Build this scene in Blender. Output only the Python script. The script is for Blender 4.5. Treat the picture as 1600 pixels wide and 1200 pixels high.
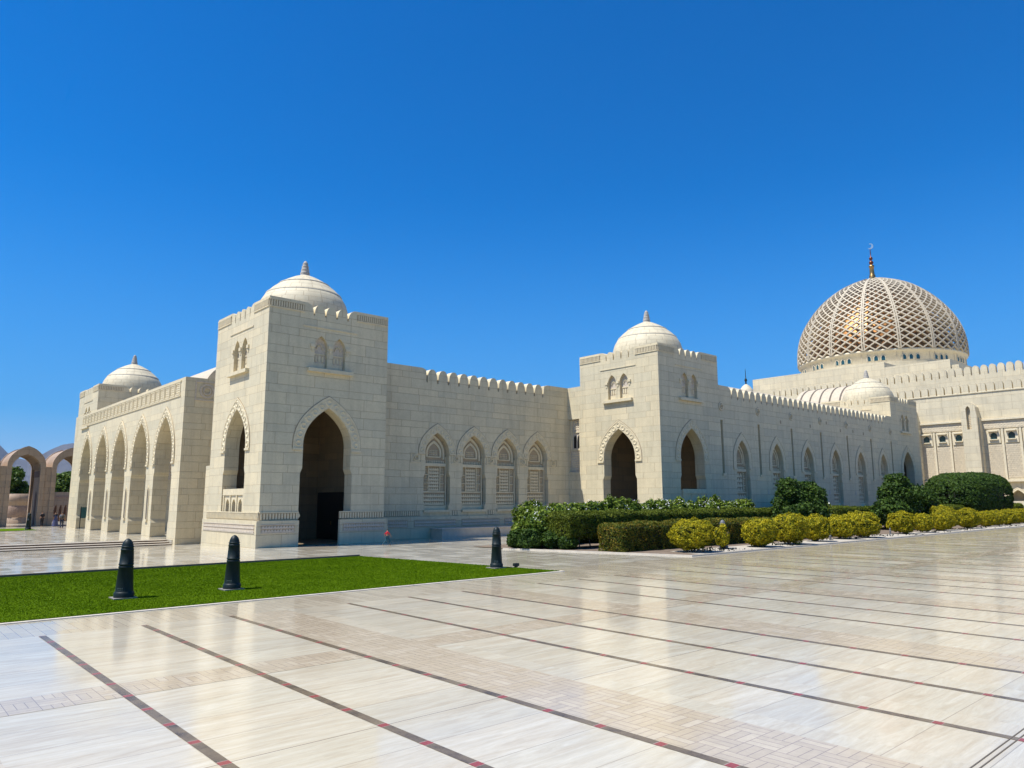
import bpy, bmesh, math, random
import numpy as np
from mathutils import Vector, Matrix
from mathutils.geometry import tessellate_polygon
random.seed(7); NR = np.random.RandomState(11)
R = math.radians
S = bpy.context.scene
for o in list(bpy.data.objects): bpy.data.objects.remove(o)

# ------------------------------------------------------------ camera
cam_d = bpy.data.cameras.new('camera'); cam = bpy.data.objects.new('camera', cam_d)
S.collection.objects.link(cam); S.camera = cam
cr = Vector((0.7453014888616311, -0.6667216712496246, -0.002811367415280163))
cu = Vector((-0.10320121486758958, -0.11952830452197664, 0.9874525272983786))
cw = Vector((0.6586920372605772, 0.735659702242966, 0.15789110977284654))
m = Matrix((cr, cu, -cw)).transposed().to_4x4(); m.translation = (0, 0, 2.6)
cam.matrix_world = m
cam_d.sensor_width = 36; cam_d.lens = 1139.87 * 36 / 1600
cam_d.clip_start = .1; cam_d.clip_end = 30000

# ------------------------------------------------------------ light
SUN_EL = 62.5; LX, LY, LZ = .49, -.175, -1.0          # direction in which sunlight travels
wld = bpy.data.worlds.new('World'); S.world = wld; wld.use_nodes = True
nt = wld.node_tree; nt.nodes.clear()
sky = nt.nodes.new('ShaderNodeTexSky'); sky.sky_type = 'NISHITA'; sky.sun_disc = False
sky.sun_elevation = R(SUN_EL); sky.sun_rotation = math.atan2(-LX, -LY)
sky.air_density = 1.0; sky.dust_density = 0.08; sky.ozone_density = 4.0
hs = nt.nodes.new('ShaderNodeHueSaturation'); hs.inputs['Saturation'].default_value = 2.1; hs.inputs['Hue'].default_value = .508
hs.inputs['Value'].default_value = .94
bg = nt.nodes.new('ShaderNodeBackground'); bg.inputs[1].default_value = .12
wo = nt.nodes.new('ShaderNodeOutputWorld')
tcw = nt.nodes.new('ShaderNodeTexCoord'); sxw = nt.nodes.new('ShaderNodeSeparateXYZ'); nt.links.new(tcw.outputs['Generated'], sxw.inputs[0])
mrw = nt.nodes.new('ShaderNodeMapRange'); mrw.interpolation_type = 'SMOOTHSTEP'; nt.links.new(sxw.outputs[2], mrw.inputs[0])
for k_, v_ in ((1, -.02), (2, .42), (3, .85), (4, 0.)): mrw.inputs[k_].default_value = v_
mxw = nt.nodes.new('ShaderNodeMix'); mxw.data_type = 'RGBA'; nt.links.new(mrw.outputs[0], mxw.inputs[0]); mxw.inputs[7].default_value = (.62, 1.95, 4.4, 1)
nt.links.new(sky.outputs[0], hs.inputs['Color']); nt.links.new(hs.outputs[0], mxw.inputs[6]); nt.links.new(mxw.outputs[2], bg.inputs[0]); nt.links.new(bg.outputs[0], wo.inputs[0])
sd = bpy.data.lights.new('sun', 'SUN'); sd.energy = 4.75; sd.angle = R(.55); sd.color = (1, .98, .945)
sun = bpy.data.objects.new('sun', sd); S.collection.objects.link(sun)
sun.rotation_euler = Vector((LX, LY, LZ)).to_track_quat('-Z', 'Y').to_euler()
S.view_settings.view_transform = 'Standard'; S.view_settings.look = 'None'
S.view_settings.exposure = 0.52; S.view_settings.gamma = 1
S.render.engine = 'CYCLES'
S.cycles.max_bounces = 8; S.cycles.diffuse_bounces = 4; S.cycles.glossy_bounces = 3

# ------------------------------------------------------------ helpers
C = S.collection
def tag(o, label=None, cat=None, group=None, kind=None):
    if label: o['label'] = label
    if cat: o['category'] = cat
    if group: o['group'] = group
    if kind: o['kind'] = kind
    return o
def thing(name, label, cat, loc=(0, 0, 0), group=None):
    o = bpy.data.objects.new(name, None); C.objects.link(o); o.location = loc
    o.empty_display_size = .5
    return tag(o, label, cat, group)
def link(name, me, mat, parent=None, loc=(0, 0, 0)):
    o = bpy.data.objects.new(name, me); C.objects.link(o)
    if mat is not None and not me.materials: me.materials.append(mat)
    o.parent = parent; o.location = loc
    return o

class MB:
    """collects polygons; coordinates are in the parent's frame"""
    def __init__(s): s.v = []; s.f = []; s.sm = []
    def add(s, vs, fs, smooth=False):
        b = len(s.v); s.v.extend([tuple(v) for v in vs]); s.f.extend([tuple(i + b for i in f) for f in fs]); s.sm.extend([smooth] * len(fs))
        return s
    def box(s, x0, x1, y0, y1, z0, z1):
        x0, x1 = min(x0, x1), max(x0, x1); y0, y1 = min(y0, y1), max(y0, y1)
        return s.add([(x0, y0, z0), (x1, y0, z0), (x1, y1, z0), (x0, y1, z0), (x0, y0, z1), (x1, y0, z1), (x1, y1, z1), (x0, y1, z1)],
                     [(0, 3, 2, 1), (4, 5, 6, 7), (0, 1, 5, 4), (1, 2, 6, 5), (2, 3, 7, 6), (3, 0, 4, 7)])
    def lathe(s, prof, n=48, c=(0, 0, 0), smooth=True, a0=0., cap=True):
        vs = []; fs = []; k = len(prof)
        for i in range(n):
            a = a0 + 2 * math.pi * i / n
            for r, z in prof: vs.append((c[0] + r * math.cos(a), c[1] + r * math.sin(a), c[2] + z))
        for i in range(n):
            j = (i + 1) % n
            for q in range(k - 1): fs.append((i * k + q, j * k + q, j * k + q + 1, i * k + q + 1))
        s.add(vs, fs, smooth)
        if cap: s.add([(c[0] + prof[-1][0] * math.cos(a0 + 2 * math.pi * i / n), c[1] + prof[-1][0] * math.sin(a0 + 2 * math.pi * i / n), c[2] + prof[-1][1]) for i in range(n)], [tuple(range(n))])
        return s
    def build(s, name, mat, parent=None, loc=(0, 0, 0)):
        me = bpy.data.meshes.new(name); me.from_pydata(s.v, [], s.f)
        me.polygons.foreach_set('use_smooth', s.sm); 
        bm = bmesh.new(); bm.from_mesh(me); bmesh.ops.recalc_face_normals(bm, faces=bm.faces); bm.to_mesh(me); bm.free()
        me.update()
        return link(name, me, mat, parent, loc)

class Frame:
    """a wall face: origin, horizontal direction u, outward normal n"""
    def __init__(s, o, u, n): s.o = Vector(o); s.u = Vector(u); s.n = Vector(n)
    def p(s, u, z, n=0.): return s.o + s.u * u + s.n * n + Vector((0, 0, z))
def slab(mb, F, outer, holes=(), n0=0., n1=-.5, openback=False):
    """polygon with holes on face F, front at n0, back at n1"""
    loops = [list(outer)] + [list(h) for h in holes]
    tri = tessellate_polygon([[Vector((a, b, 0)) for a, b in l] for l in loops])
    flat = [q for l in loops for q in l]; N = len(flat)
    vs = [F.p(a, b, n0) for a, b in flat] + [F.p(a, b, n1) for a, b in flat]
    fs = []
    for t in tri:
        fs.append(tuple(t))
        if not openback: fs.append(tuple(i + N for i in reversed(t)))
    b = 0
    for l in loops:
        k = len(l)
        for i in range(k):
            j = (i + 1) % k
            fs.append((b + i, b + j, b + j + N, b + i + N))
        b += k
    mb.add(vs, fs); return mb
def fbox(mb, F, u0, u1, z0, z1, n0, n1):
    vs = [F.p(u, z, n) for n in (n0, n1) for z in (z0, z1) for u in (u0, u1)]
    return mb.add(vs, [(0, 1, 3, 2), (4, 6, 7, 5), (0, 2, 6, 4), (1, 5, 7, 3), (0, 4, 5, 1), (2, 3, 7, 6)])
def rect(u0, u1, z0, z1): return [(u0, z0), (u1, z0), (u1, z1), (u0, z1)]
def arc_pts(c, w, zs, za, n=10, pw=2.25, e=.93):
    """from right springing over the apex to left springing"""
    r = []
    for i in range(n + 1):
        t = i / n; r.append((c + w * (1 - t ** pw) ** e, zs + (za - zs) * t))
    return r + [(2 * c - a, b) for a, b in reversed(r[:-1])]
def arch(c, w, z0, zs, za, notch=None, n=10, foot=None):
    """opening outline; notch=(z, extra width) widens the lower jambs, foot=(z, width) narrows it again"""
    right = [(c + w, z0)] if not notch else []
    if notch:
        zn, ex = notch
        if foot: right = [(c + w, z0), (c + w, foot), (c + w + ex, foot + .3), (c + w + ex, zn), (c + w, zn + .3)]
        else: right = [(c + w + ex, z0), (c + w + ex, zn), (c + w, zn + .3)]
    left = [(2 * c - a, b) for a, b in reversed(right)]
    return right + arc_pts(c, w, zs, za, n) + left
def ring_band(c, wi, wo, z0, zs, zai, zao, n=12, zso=None):
    o = [(c + wo, z0)] + arc_pts(c, wo, zso or zs, zao, n) + [(c - wo, z0)]
    i = [(c - wi, z0)] + list(reversed(arc_pts(c, wi, zs, zai, n))) + [(c + wi, z0)]
    return o + i

# ------------------------------------------------------------ materials
def newmat(name):
    m = bpy.data.materials.new(name); m.use_nodes = True; t = m.node_tree
    b = t.nodes['Principled BSDF']; return m, t, b
def math_(t, op, a, b=None, clamp=False):
    n = t.nodes.new('ShaderNodeMath'); n.operation = op; n.use_clamp = clamp
    for i, x in enumerate((a, b)):
        if x is None: continue
        if isinstance(x, (int, float)): n.inputs[i].default_value = x
        else: t.links.new(x, n.inputs[i])
    return n.outputs[0]
def mix_(t, fac, a, b, mode='MIX'):
    n = t.nodes.new('ShaderNodeMix'); n.data_type = 'RGBA'; n.blend_type = mode
    for i, x in ((0, fac), (6, a), (7, b)):
        if isinstance(x, (int, float)): n.inputs[i].default_value = x
        elif isinstance(x, tuple): n.inputs[i].default_value = (*x, 1)
        else: t.links.new(x, n.inputs[i])
    return n.outputs[2]
def noise_(t, vec, scale, detail=4, rough=.55, dist=0.):
    n = t.nodes.new('ShaderNodeTexNoise'); n.inputs['Scale'].default_value = scale; n.inputs['Detail'].default_value = detail
    n.inputs['Roughness'].default_value = rough; n.inputs['Distortion'].default_value = dist
    if vec is not None: t.links.new(vec, n.inputs['Vector'])
    return n.outputs['Fac']
def ramp_(t, fac, pts):
    n = t.nodes.new('ShaderNodeValToRGB'); t.links.new(fac, n.inputs[0]); e = n.color_ramp.elements
    while len(e) < len(pts): e.new(.5)
    for q, (p, c) in zip(e, pts): q.position = p; q.color = (*c, 1) if isinstance(c, tuple) else (c, c, c, 1)
    return n.outputs[0]
def comb_(t, x, y, z=0.):
    n = t.nodes.new('ShaderNodeCombineXYZ')
    for i, q in enumerate((x, y, z)):
        if isinstance(q, (int, float)): n.inputs[i].default_value = q
        else: t.links.new(q, n.inputs[i])
    return n.outputs[0]
def posxyz(t, obj=False):
    if obj: p = t.nodes.new('ShaderNodeTexCoord').outputs['Object']
    else: p = t.nodes.new('ShaderNodeNewGeometry').outputs['Position']
    s = t.nodes.new('ShaderNodeSeparateXYZ'); t.links.new(p, s.inputs[0]); return p, s.outputs
def bump_(t, b, h, dist, strength=1.):
    n = t.nodes.new('ShaderNodeBump'); n.inputs['Distance'].default_value = dist; n.inputs['Strength'].default_value = strength
    t.links.new(h, n.inputs['Height']); t.links.new(n.outputs[0], b.inputs['Normal'])
def stone(name, c1, c2, mortar, tall=.72, short=.46, width=1.75, radial=False, joint=.016, stain=.5, rough=.62):
    m, t, b = newmat(name); p, (X, Y, Z) = posxyz(t, radial)
    if radial:
        u = math_(t, 'MULTIPLY', math_(t, 'ARCTAN2', Y, X), radial)
    else:
        g = t.nodes.new('ShaderNodeNewGeometry'); s = t.nodes.new('ShaderNodeSeparateXYZ'); t.links.new(g.outputs['True Normal'], s.inputs[0])
        fx = math_(t, 'GREATER_THAN', math_(t, 'ABSOLUTE', s.outputs[0]), .6)
        u = math_(t, 'ADD', math_(t, 'MULTIPLY', Y, fx), math_(t, 'MULTIPLY', X, math_(t, 'SUBTRACT', 1., fx)))
        fz = math_(t, 'GREATER_THAN', math_(t, 'ABSOLUTE', s.outputs[2]), .6)
        Z = math_(t, 'ADD', math_(t, 'MULTIPLY', Z, math_(t, 'SUBTRACT', 1., fz)), math_(t, 'MULTIPLY', Y, fz))
    P = tall + short
    zz = math_(t, 'ADD', Z, 40 * P)
    fl = math_(t, 'FLOOR', math_(t, 'DIVIDE', zz, P)); fr = math_(t, 'SUBTRACT', zz, math_(t, 'MULTIPLY', fl, P))
    lo = math_(t, 'DIVIDE', math_(t, 'MINIMUM', fr, tall), tall); hi = math_(t, 'DIVIDE', math_(t, 'MAXIMUM', math_(t, 'SUBTRACT', fr, tall), 0.), short)
    row = math_(t, 'ADD', math_(t, 'MULTIPLY', fl, 2.), math_(t, 'ADD', lo, hi))
    br = t.nodes.new('ShaderNodeTexBrick'); br.offset = .37; br.offset_frequency = 2; br.squash = 1.35; br.squash_frequency = 3
    t.links.new(comb_(t, u, row), br.inputs['Vector'])
    for k, v in (('Scale', 1.), ('Mortar Size', joint), ('Mortar Smooth', .1), ('Bias', 0.), ('Brick Width', width), ('Row Height', 1.)): br.inputs[k].default_value = v
    br.inputs['Color1'].default_value = (0, 0, 0, 1); br.inputs['Color2'].default_value = (1, 1, 1, 1); br.inputs['Mortar'].default_value = (.5, .5, .5, 1)
    tone = ramp_(t, br.outputs['Color'], [(0, tuple(x * 1.05 for x in c1)), (.2, c1), (.45, tuple(.5 * a + .5 * q for a, q in zip(c1, c2))), (.8, c2), (1, tuple(x * .93 for x in c2))])
    n1 = noise_(t, p, .9, 5, .6, .6); n2 = noise_(t, p, 6., 6, .7, 1.2)
    v = ramp_(t, n1, [(.3, .93), (.7, 1.04)]); col = mix_(t, 1., tone, v, 'MULTIPLY')
    v2 = ramp_(t, n2, [(.35, .9), (.6, 1.03)]); col = mix_(t, stain, col, mix_(t, 1., col, v2, 'MULTIPLY'))
    # faint marble veins
    vn = noise_(t, p, 1.7, 6, .6, 2.5); vv = ramp_(t, math_(t, 'ABSOLUTE', math_(t, 'SUBTRACT', vn, .5)), [(0, .84), (.02, 1.)])
    col = mix_(t, .55, col, mix_(t, 1., col, vv, 'MULTIPLY'))
    # weather streaks below ledges
    st = noise_(t, comb_(t, math_(t, 'MULTIPLY', u, 2.2), math_(t, 'MULTIPLY', Z, .16)), 1., 5, .6)
    col = mix_(t, .6, col, mix_(t, 1., col, ramp_(t, st, [(.36, .84), (.55, 1.)]), 'MULTIPLY'))
    col = mix_(t, math_(t, 'MULTIPLY', br.outputs['Fac'], .85), col, mortar)
    t.links.new(col, b.inputs['Base Color']); b.inputs['Roughness'].default_value = rough
    b.inputs['Specular IOR Level'].default_value = .35
    h = math_(t, 'ADD', math_(t, 'MULTIPLY', br.outputs['Fac'], -1.), math_(t, 'MULTIPLY', n2, .25))
    bump_(t, b, h, .012)
    return m
CRM1 = (.665, .56, .355); CRM2 = (.625, .54, .355); MOR = (.43, .335, .205)
M = {}
M['stone'] = stone('marble_blocks', CRM1, CRM2, MOR)
M['hall'] = stone('pale_marble_blocks', (.65, .56, .375), (.62, .54, .37), (.43, .345, .22), tall=1.0, short=1.0, width=2.2, joint=.02)
M['domestone'] = stone('dome_courses', (.64, .55, .365), (.61, .53, .355), (.44, .35, .22), tall=.34, short=.34, width=.9, radial=3.0, joint=.025)
def plain(name, col, rough=.6, metal=0., var=.12, scale=3., spec=.4, bump=0.):
    m, t, b = newmat(name); p, _ = posxyz(t)
    n = noise_(t, p, scale, 6, .62, .5); v = ramp_(t, n, [(.3, 1 - var), (.7, 1 + var)])
    t.links.new(mix_(t, 1., col, v, 'MULTIPLY'), b.inputs['Base Color'])
    b.inputs['Roughness'].default_value = rough; b.inputs['Metallic'].default_value = metal; b.inputs['Specular IOR Level'].default_value = spec
    if bump: bump_(t, b, n, bump)
    return m
M['trim'] = plain('carved_marble', (.64, .54, .345), .6, bump=.01)
M['carved'] = plain('carved_marble_warm', (.56, .475, .36), .65, var=.16, scale=7, bump=.02)
M['relief'] = plain('relief_ground', (.36, .275, .175), .7, var=.12, scale=9)
M['halltrim'] = plain('hall_trim', (.65, .56, .38), .6)
M['hallrelief'] = plain('hall_carving', (.56, .475, .33), .8, var=.14, scale=3, bump=.02)
M['lattice'] = plain('tan_lattice_stone', (.50, .425, .30), .6)
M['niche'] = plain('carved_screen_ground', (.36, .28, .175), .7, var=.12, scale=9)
M['finial'] = plain('weathered_stone', (.36, .33, .28), .75, var=.3, scale=8, bump=.01)
M['dark'] = plain('dark_timber', (.016, .012, .009), .45)
M['inner'] = stone('inner_shade_blocks', (.25, .175, .09), (.21, .155, .085), (.13, .10, .06))  # dark brown blocks: the shade of the tower interiors is put into this colour
M['glass'] = plain('dark_teal_glass', (.02, .07, .075), .12, var=.5, scale=.4, spec=.8)
M['lead'] = plain('roof_panel', (.50, .42, .30), .7)
M['groove'] = plain('dark_joint', (.13, .105, .08), .8)
M['gold'] = plain('gold_mosaic', (.44, .21, .075), .44, metal=.85, var=.35, scale=1.2)
M['brass'] = plain('aged_brass', (.42, .25, .09), .35, metal=.9)
M['bronze'] = plain('dark_bronze', (.16, .05, .02), .4, metal=.7)
M['silver'] = plain('pale_metal', (.7, .68, .62), .3, metal=.9)
M['green_metal'] = plain('dark_green_cast_iron', (.011, .018, .016), .48, var=.25, scale=14, spec=.25)
M['grey_metal'] = plain('weathered_grey_iron', (.14, .14, .145), .5)
M['slot'] = plain('slot_black', (.004, .004, .004), .7)
M['padmat'] = plain('worn_concrete_pad', (.22, .20, .17), .9, var=.3, scale=8)
M['fground'] = plain('frieze_ground_stone', (.47, .36, .23), .8, var=.15, scale=6)
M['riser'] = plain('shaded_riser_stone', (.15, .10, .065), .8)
M['concrete'] = plain('concrete_pad', (.42, .375, .30), .9, spec=.1)
M['pink'] = stone('pink_sandstone', (.42, .29, .185), (.385, .275, .18), (.24, .16, .10), tall=.7, short=.7, width=1.1)
M['pinkrelief'] = plain('pink_sandstone_relief', (.33, .22, .15), .8, var=.25, scale=6, bump=.04)
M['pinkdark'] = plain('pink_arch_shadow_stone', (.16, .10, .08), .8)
M['soil'] = plain('garden_soil', (.17, .125, .085), .95, var=.35, scale=2.5, bump=.04)
M['kerb'] = plain('white_marble_kerb', (.56, .50, .40), .85, spec=.1)
M['bark'] = plain('bark', (.10, .075, .055), .9, scale=9)
M['palebark'] = plain('pale_bark', (.30, .26, .21), .9, scale=9)
M['flower'] = plain('white_petal', (.75, .76, .70), .6)
M['teal'] = plain('teal_board', (.02, .09, .085), .5)
M['lightstone'] = plain('bench_marble', (.55, .48, .375), .5, var=.1)

def floor_mat(name, kind):
    m, t, b = newmat(name); p, (X, Y, Z) = posxyz(t)
    b.inputs['IOR'].default_value = 1.43
    def wn(vec):
        n = t.nodes.new('ShaderNodeTexWhiteNoise'); n.noise_dimensions = '3D'; t.links.new(vec, n.inputs['Vector']); return n.outputs['Value'], n.outputs['Color']
    if kind == 'slab':
        J = .866
        yy = math_(t, 'DIVIDE', math_(t, 'SUBTRACT', Y, 7.78 - 60 * J), J)
        fy = math_(t, 'FRACT', yy); iy = math_(t, 'FLOOR', yy)
        xx = math_(t, 'DIVIDE', math_(t, 'ADD', X, 60 * 6.75 - 3.0), 6.75); ix = math_(t, 'FLOOR', math_(t, 'MULTIPLY', xx, 3.65))
        w, wc = wn(comb_(t, ix, iy, .5))
        dist = math_(t, 'MULTIPLY', math_(t, 'MINIMUM', fy, math_(t, 'SUBTRACT', 1., fy)), J)
        joint = math_(t, 'MULTIPLY', math_(t, 'LESS_THAN', dist, .0055), .55)
        y9 = math_(t, 'DIVIDE', math_(t, 'SUBTRACT', Y, 7.78 - 9.526 * 10), 9.526); f9 = math_(t, 'FRACT', y9)
        d9 = math_(t, 'MULTIPLY', math_(t, 'MINIMUM', f9, math_(t, 'SUBTRACT', 1., f9)), 9.526)
        joint = math_(t, 'MAXIMUM', joint, math_(t, 'MULTIPLY', math_(t, 'LESS_THAN', d9, .008), .9))
        so = math_(t, 'MULTIPLY', w, 31.)
        v = comb_(t, math_(t, 'MULTIPLY', X, .55), math_(t, 'MULTIPLY', math_(t, 'ADD', Y, so), 4.2), so)
        n1 = noise_(t, v, 1.0, 9, .68, 1.6)
        v2 = comb_(t, math_(t, 'MULTIPLY', X, 3.), math_(t, 'MULTIPLY', math_(t, 'ADD', Y, so), 16.), so)
        n2 = noise_(t, v2, 1.3, 7, .7, .6)
        base = ramp_(t, n1, [(.28, (0.430, 0.369, 0.256)), (.42, (0.489, 0.432, 0.315)), (.55, (0.530, 0.484, 0.367)), (.72, (0.587, 0.551, 0.439))])
        base = mix_(t, .5, base, mix_(t, 1., base, ramp_(t, n2, [(.32, .84), (.62, 1.06)]), 'MULTIPLY'))
        slabt = ramp_(t, w, [(0, (.95, .93, .92)), (.5, (1.01, .985, .955)), (1, (1.05, 1.01, .975))])
        base = mix_(t, 1., base, slabt, 'MULTIPLY')
        blot = noise_(t, p, .5, 4, .6, .4); base = mix_(t, 1., base, ramp_(t, blot, [(.3, .95), (.7, 1.03)]), 'MULTIPLY')
        crack = noise_(t, p, .8, 3, .5, .3)
        pit = noise_(t, p, 45., 2, .5); base = mix_(t, ramp_(t, pit, [(.70, 0.), (.74, .35)]), base, (0.374, 0.313, 0.228))
        col = mix_(t, joint, base, (0.167, 0.131, 0.095)); hgt = math_(t, 'MULTIPLY', joint, -1.)
        rr = ramp_(t, blot, [(.3, .09), (.7, .19)])
    else:
        # basket weave of narrow planks
        cell = {'weave': .36, 'weave2': .42, 'border': .9, 'apron': 1.3}[kind]; npl = {'weave': 3, 'weave2': 3, 'border': 4, 'apron': 3}[kind]
        a = math_(t, 'DIVIDE', math_(t, 'ADD', X, 80.), cell); c = math_(t, 'DIVIDE', math_(t, 'ADD', Y, 80.), cell)
        ia, ic = math_(t, 'FLOOR', a), math_(t, 'FLOOR', c); fa, fc = math_(t, 'FRACT', a), math_(t, 'FRACT', c)
        if kind == 'border': par = 0.
        else: par = math_(t, 'MODULO', math_(t, 'ADD', ia, ic), 2.)
        if kind == 'border':
            pa = math_(t, 'FRACT', math_(t, 'MULTIPLY', math_(t, 'ADD', X, 80.), 1 / .21)); ipl = math_(t, 'FLOOR', math_(t, 'MULTIPLY', math_(t, 'ADD', X, 80.), 1 / .21))
            w0, _ = wn(comb_(t, ipl, 3., 0.))
            yo = math_(t, 'DIVIDE', math_(t, 'ADD', Y, math_(t, 'MULTIPLY', w0, 3.)), 1.1); cross = math_(t, 'FRACT', yo); iq = math_(t, 'FLOOR', yo)
            w, wc = wn(comb_(t, ipl, iq, 1.))
            d1 = math_(t, 'MULTIPLY', math_(t, 'MINIMUM', pa, math_(t, 'SUBTRACT', 1., pa)), .21); d2 = math_(t, 'MULTIPLY', math_(t, 'MINIMUM', cross, math_(t, 'SUBTRACT', 1., cross)), 1.1)
            d = math_(t, 'MINIMUM', d1, d2)
        else:
            inv = math_(t, 'SUBTRACT', 1., par)
            al = math_(t, 'ADD', math_(t, 'MULTIPLY', fa, par), math_(t, 'MULTIPLY', fc, inv))      # across planks
            s_ = math_(t, 'MULTIPLY', al, float(npl)); fpl = math_(t, 'FRACT', s_); ip = math_(t, 'FLOOR', s_)
            along = math_(t, 'ADD', math_(t, 'MULTIPLY', fc, par), math_(t, 'MULTIPLY', fa, inv))
            d1 = math_(t, 'MULTIPLY', math_(t, 'MINIMUM', fpl, math_(t, 'SUBTRACT', 1., fpl)), cell / npl)
            d2 = math_(t, 'MULTIPLY', math_(t, 'MINIMUM', along, math_(t, 'SUBTRACT', 1., along)), cell)
            d = math_(t, 'MINIMUM', d1, d2)
            w, wc = wn(comb_(t, math_(t, 'ADD', ia, math_(t, 'MULTIPLY', ip, .31)), ic, 0.))
        jt = math_(t, 'MULTIPLY', math_(t, 'LESS_THAN', d, .0048 if kind != 'apron' else .006), .75 if kind != 'apron' else .35)
        if kind == 'apron': pal = [(0, (0.407, 0.351, 0.245)), (.5, (0.457, 0.400, 0.286)), (1, (0.517, 0.469, 0.351))]
        elif kind == 'border': pal = [(0, (0.447, 0.374, 0.249)), (.5, (0.463, 0.393, 0.265)), (1, (0.489, 0.419, 0.286))]
        else: pal = [(0, (0.453, 0.367, 0.239)), (.55, (0.472, 0.384, 0.253)), (1, (0.514, 0.428, 0.289))]
        base = ramp_(t, w, pal)
        n1 = noise_(t, p, 7., 6, .65, 1.); base = mix_(t, 1., base, ramp_(t, n1, [(.3, (.91, .915, .95)), (.7, (1.07, 1.08, 1.13))]), 'MULTIPLY')
        col = mix_(t, jt, base, (.2, .15, .12)); hgt = math_(t, 'MULTIPLY', jt, -1.)
        rr = ramp_(t, w, [(0, .09), (1, .18)])
    t.links.new(col, b.inputs['Base Color']); t.links.new(rr, b.inputs['Roughness'])
    return m
M['slab'] = floor_mat('travertine_slabs', 'slab')
M['weave'] = floor_mat('basket_weave_planks', 'weave')
M['border'] = floor_mat('long_plank_border', 'border')
M['apron'] = floor_mat('apron_paving', 'apron')
def stripe_mat():
    m, t, b = newmat('dark_stripe_with_red'); p, (X, Y, Z) = posxyz(t)
    J = .866; d = .058
    f = math_(t, 'FRACT', math_(t, 'DIVIDE', math_(t, 'SUBTRACT', Y, 7.78 - 60 * J - d), J))
    red = math_(t, 'LESS_THAN', f, 2 * d / J)
    n = noise_(t, p, 2.2, 5, .6); fine = noise_(t, p, 60., 3, .6)
    dark = ramp_(t, n, [(.35, (.08, .06, .042)), (.5, (.15, .112, .07)), (.65, (.20, .152, .09))])
    col = mix_(t, red, dark, (.27, .06, .05)); col = mix_(t, 1., col, ramp_(t, fine, [(.3, .8), (.7, 1.15)]), 'MULTIPLY')
    e = math_(t, 'MINIMUM', math_(t, 'ABSOLUTE', math_(t, 'SUBTRACT', f, 2 * d / J)), f); col = mix_(t, math_(t, 'LESS_THAN', e, .006), col, (.35, .27, .22))
    t.links.new(col, b.inputs['Base Color']); b.inputs['Roughness'].default_value = .25; b.inputs['Specular IOR Level'].default_value = .3
    return m
M['stripe'] = stripe_mat()
def leaf_mat(name, c_lo, c_mid, c_hi, scale=1.6, rough=.5):
    m, t, b = newmat(name); p, _ = posxyz(t)
    at = t.nodes.new('ShaderNodeAttribute'); at.attribute_name = 'leafrand'
    n = noise_(t, p, scale, 3, .6)
    f = math_(t, 'ADD', math_(t, 'MULTIPLY', at.outputs['Fac'], .65), math_(t, 'MULTIPLY', math_(t, 'SUBTRACT', n, .3), .9))
    col = ramp_(t, f, [(.15, c_lo), (.5, c_mid), (.9, c_hi)])
    t.links.new(col, b.inputs['Base Color']); b.inputs['Roughness'].default_value = rough; b.inputs['Specular IOR Level'].default_value = .18
    # some light passes through leaves
    tr = t.nodes.new('ShaderNodeBsdfTranslucent'); t.links.new(col, tr.inputs[0]); mx = t.nodes.new('ShaderNodeMixShader'); mx.inputs[0].default_value = .22
    out = t.nodes['Material Output']; t.links.new(b.outputs[0], mx.inputs[1]); t.links.new(tr.outputs[0], mx.inputs[2]); t.links.new(mx.outputs[0], out.inputs[0])
    return m
M['yellow'] = leaf_mat('golden_leaves', (.055, .085, .005), (.34, .30, .009), (.66, .52, .018), 3., .65)
M['reddish'] = leaf_mat('copper_tinged_leaves', (.03, .055, .006), (.11, .13, .010), (.28, .17, .018), 2.2, .65)
M['hedge'] = leaf_mat('hedge_leaves', (.04, .065, .005), (.105, .135, .010), (.19, .21, .018), 2., .65)
M['oleander'] = leaf_mat('glossy_leaves', (.035, .075, .007), (.12, .18, .014), (.25, .30, .045), 1.5, .5)
M['darkleaf'] = leaf_mat('dark_tree_leaves', (.014, .036, .005), (.04, .08, .009), (.085, .14, .016), 1.5, .6)
M['tree'] = leaf_mat('park_tree_leaves', (.025, .055, .006), (.075, .13, .014), (.16, .22, .03), .8)
M['core'] = plain('dark_core_and_litter', (.012, .016, .006), .9)  # near-black solid cores: shade between the leaves as colour; ground litter uses it too

def grass_mat(name, ground):
    m, t, b = newmat(name); p, (X, Y, Z) = posxyz(t)
    n1 = noise_(t, p, .7, 5, .6, .3); n2 = noise_(t, comb_(t, math_(t, 'MULTIPLY', X, 3.), math_(t, 'MULTIPLY', Y, 3.)), 6., 6, .7)
    col = ramp_(t, math_(t, 'ADD', math_(t, 'MULTIPLY', n1, .45), math_(t, 'MULTIPLY', n2, .55)), [(.3, (.052, .098, .001)), (.48, (.074, .132, .002)), (.62, (.10, .162, .004)), (.8, (.16, .195, .015))])
    t.links.new(col, b.inputs['Base Color']); b.inputs['Roughness'].default_value = .9; b.inputs['Specular IOR Level'].default_value = .02
    if ground: bump_(t, b, n2, .03)
    return m
M['lawn'] = grass_mat('lawn_turf', True); M['blade'] = grass_mat('grass_blades', False)

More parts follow.
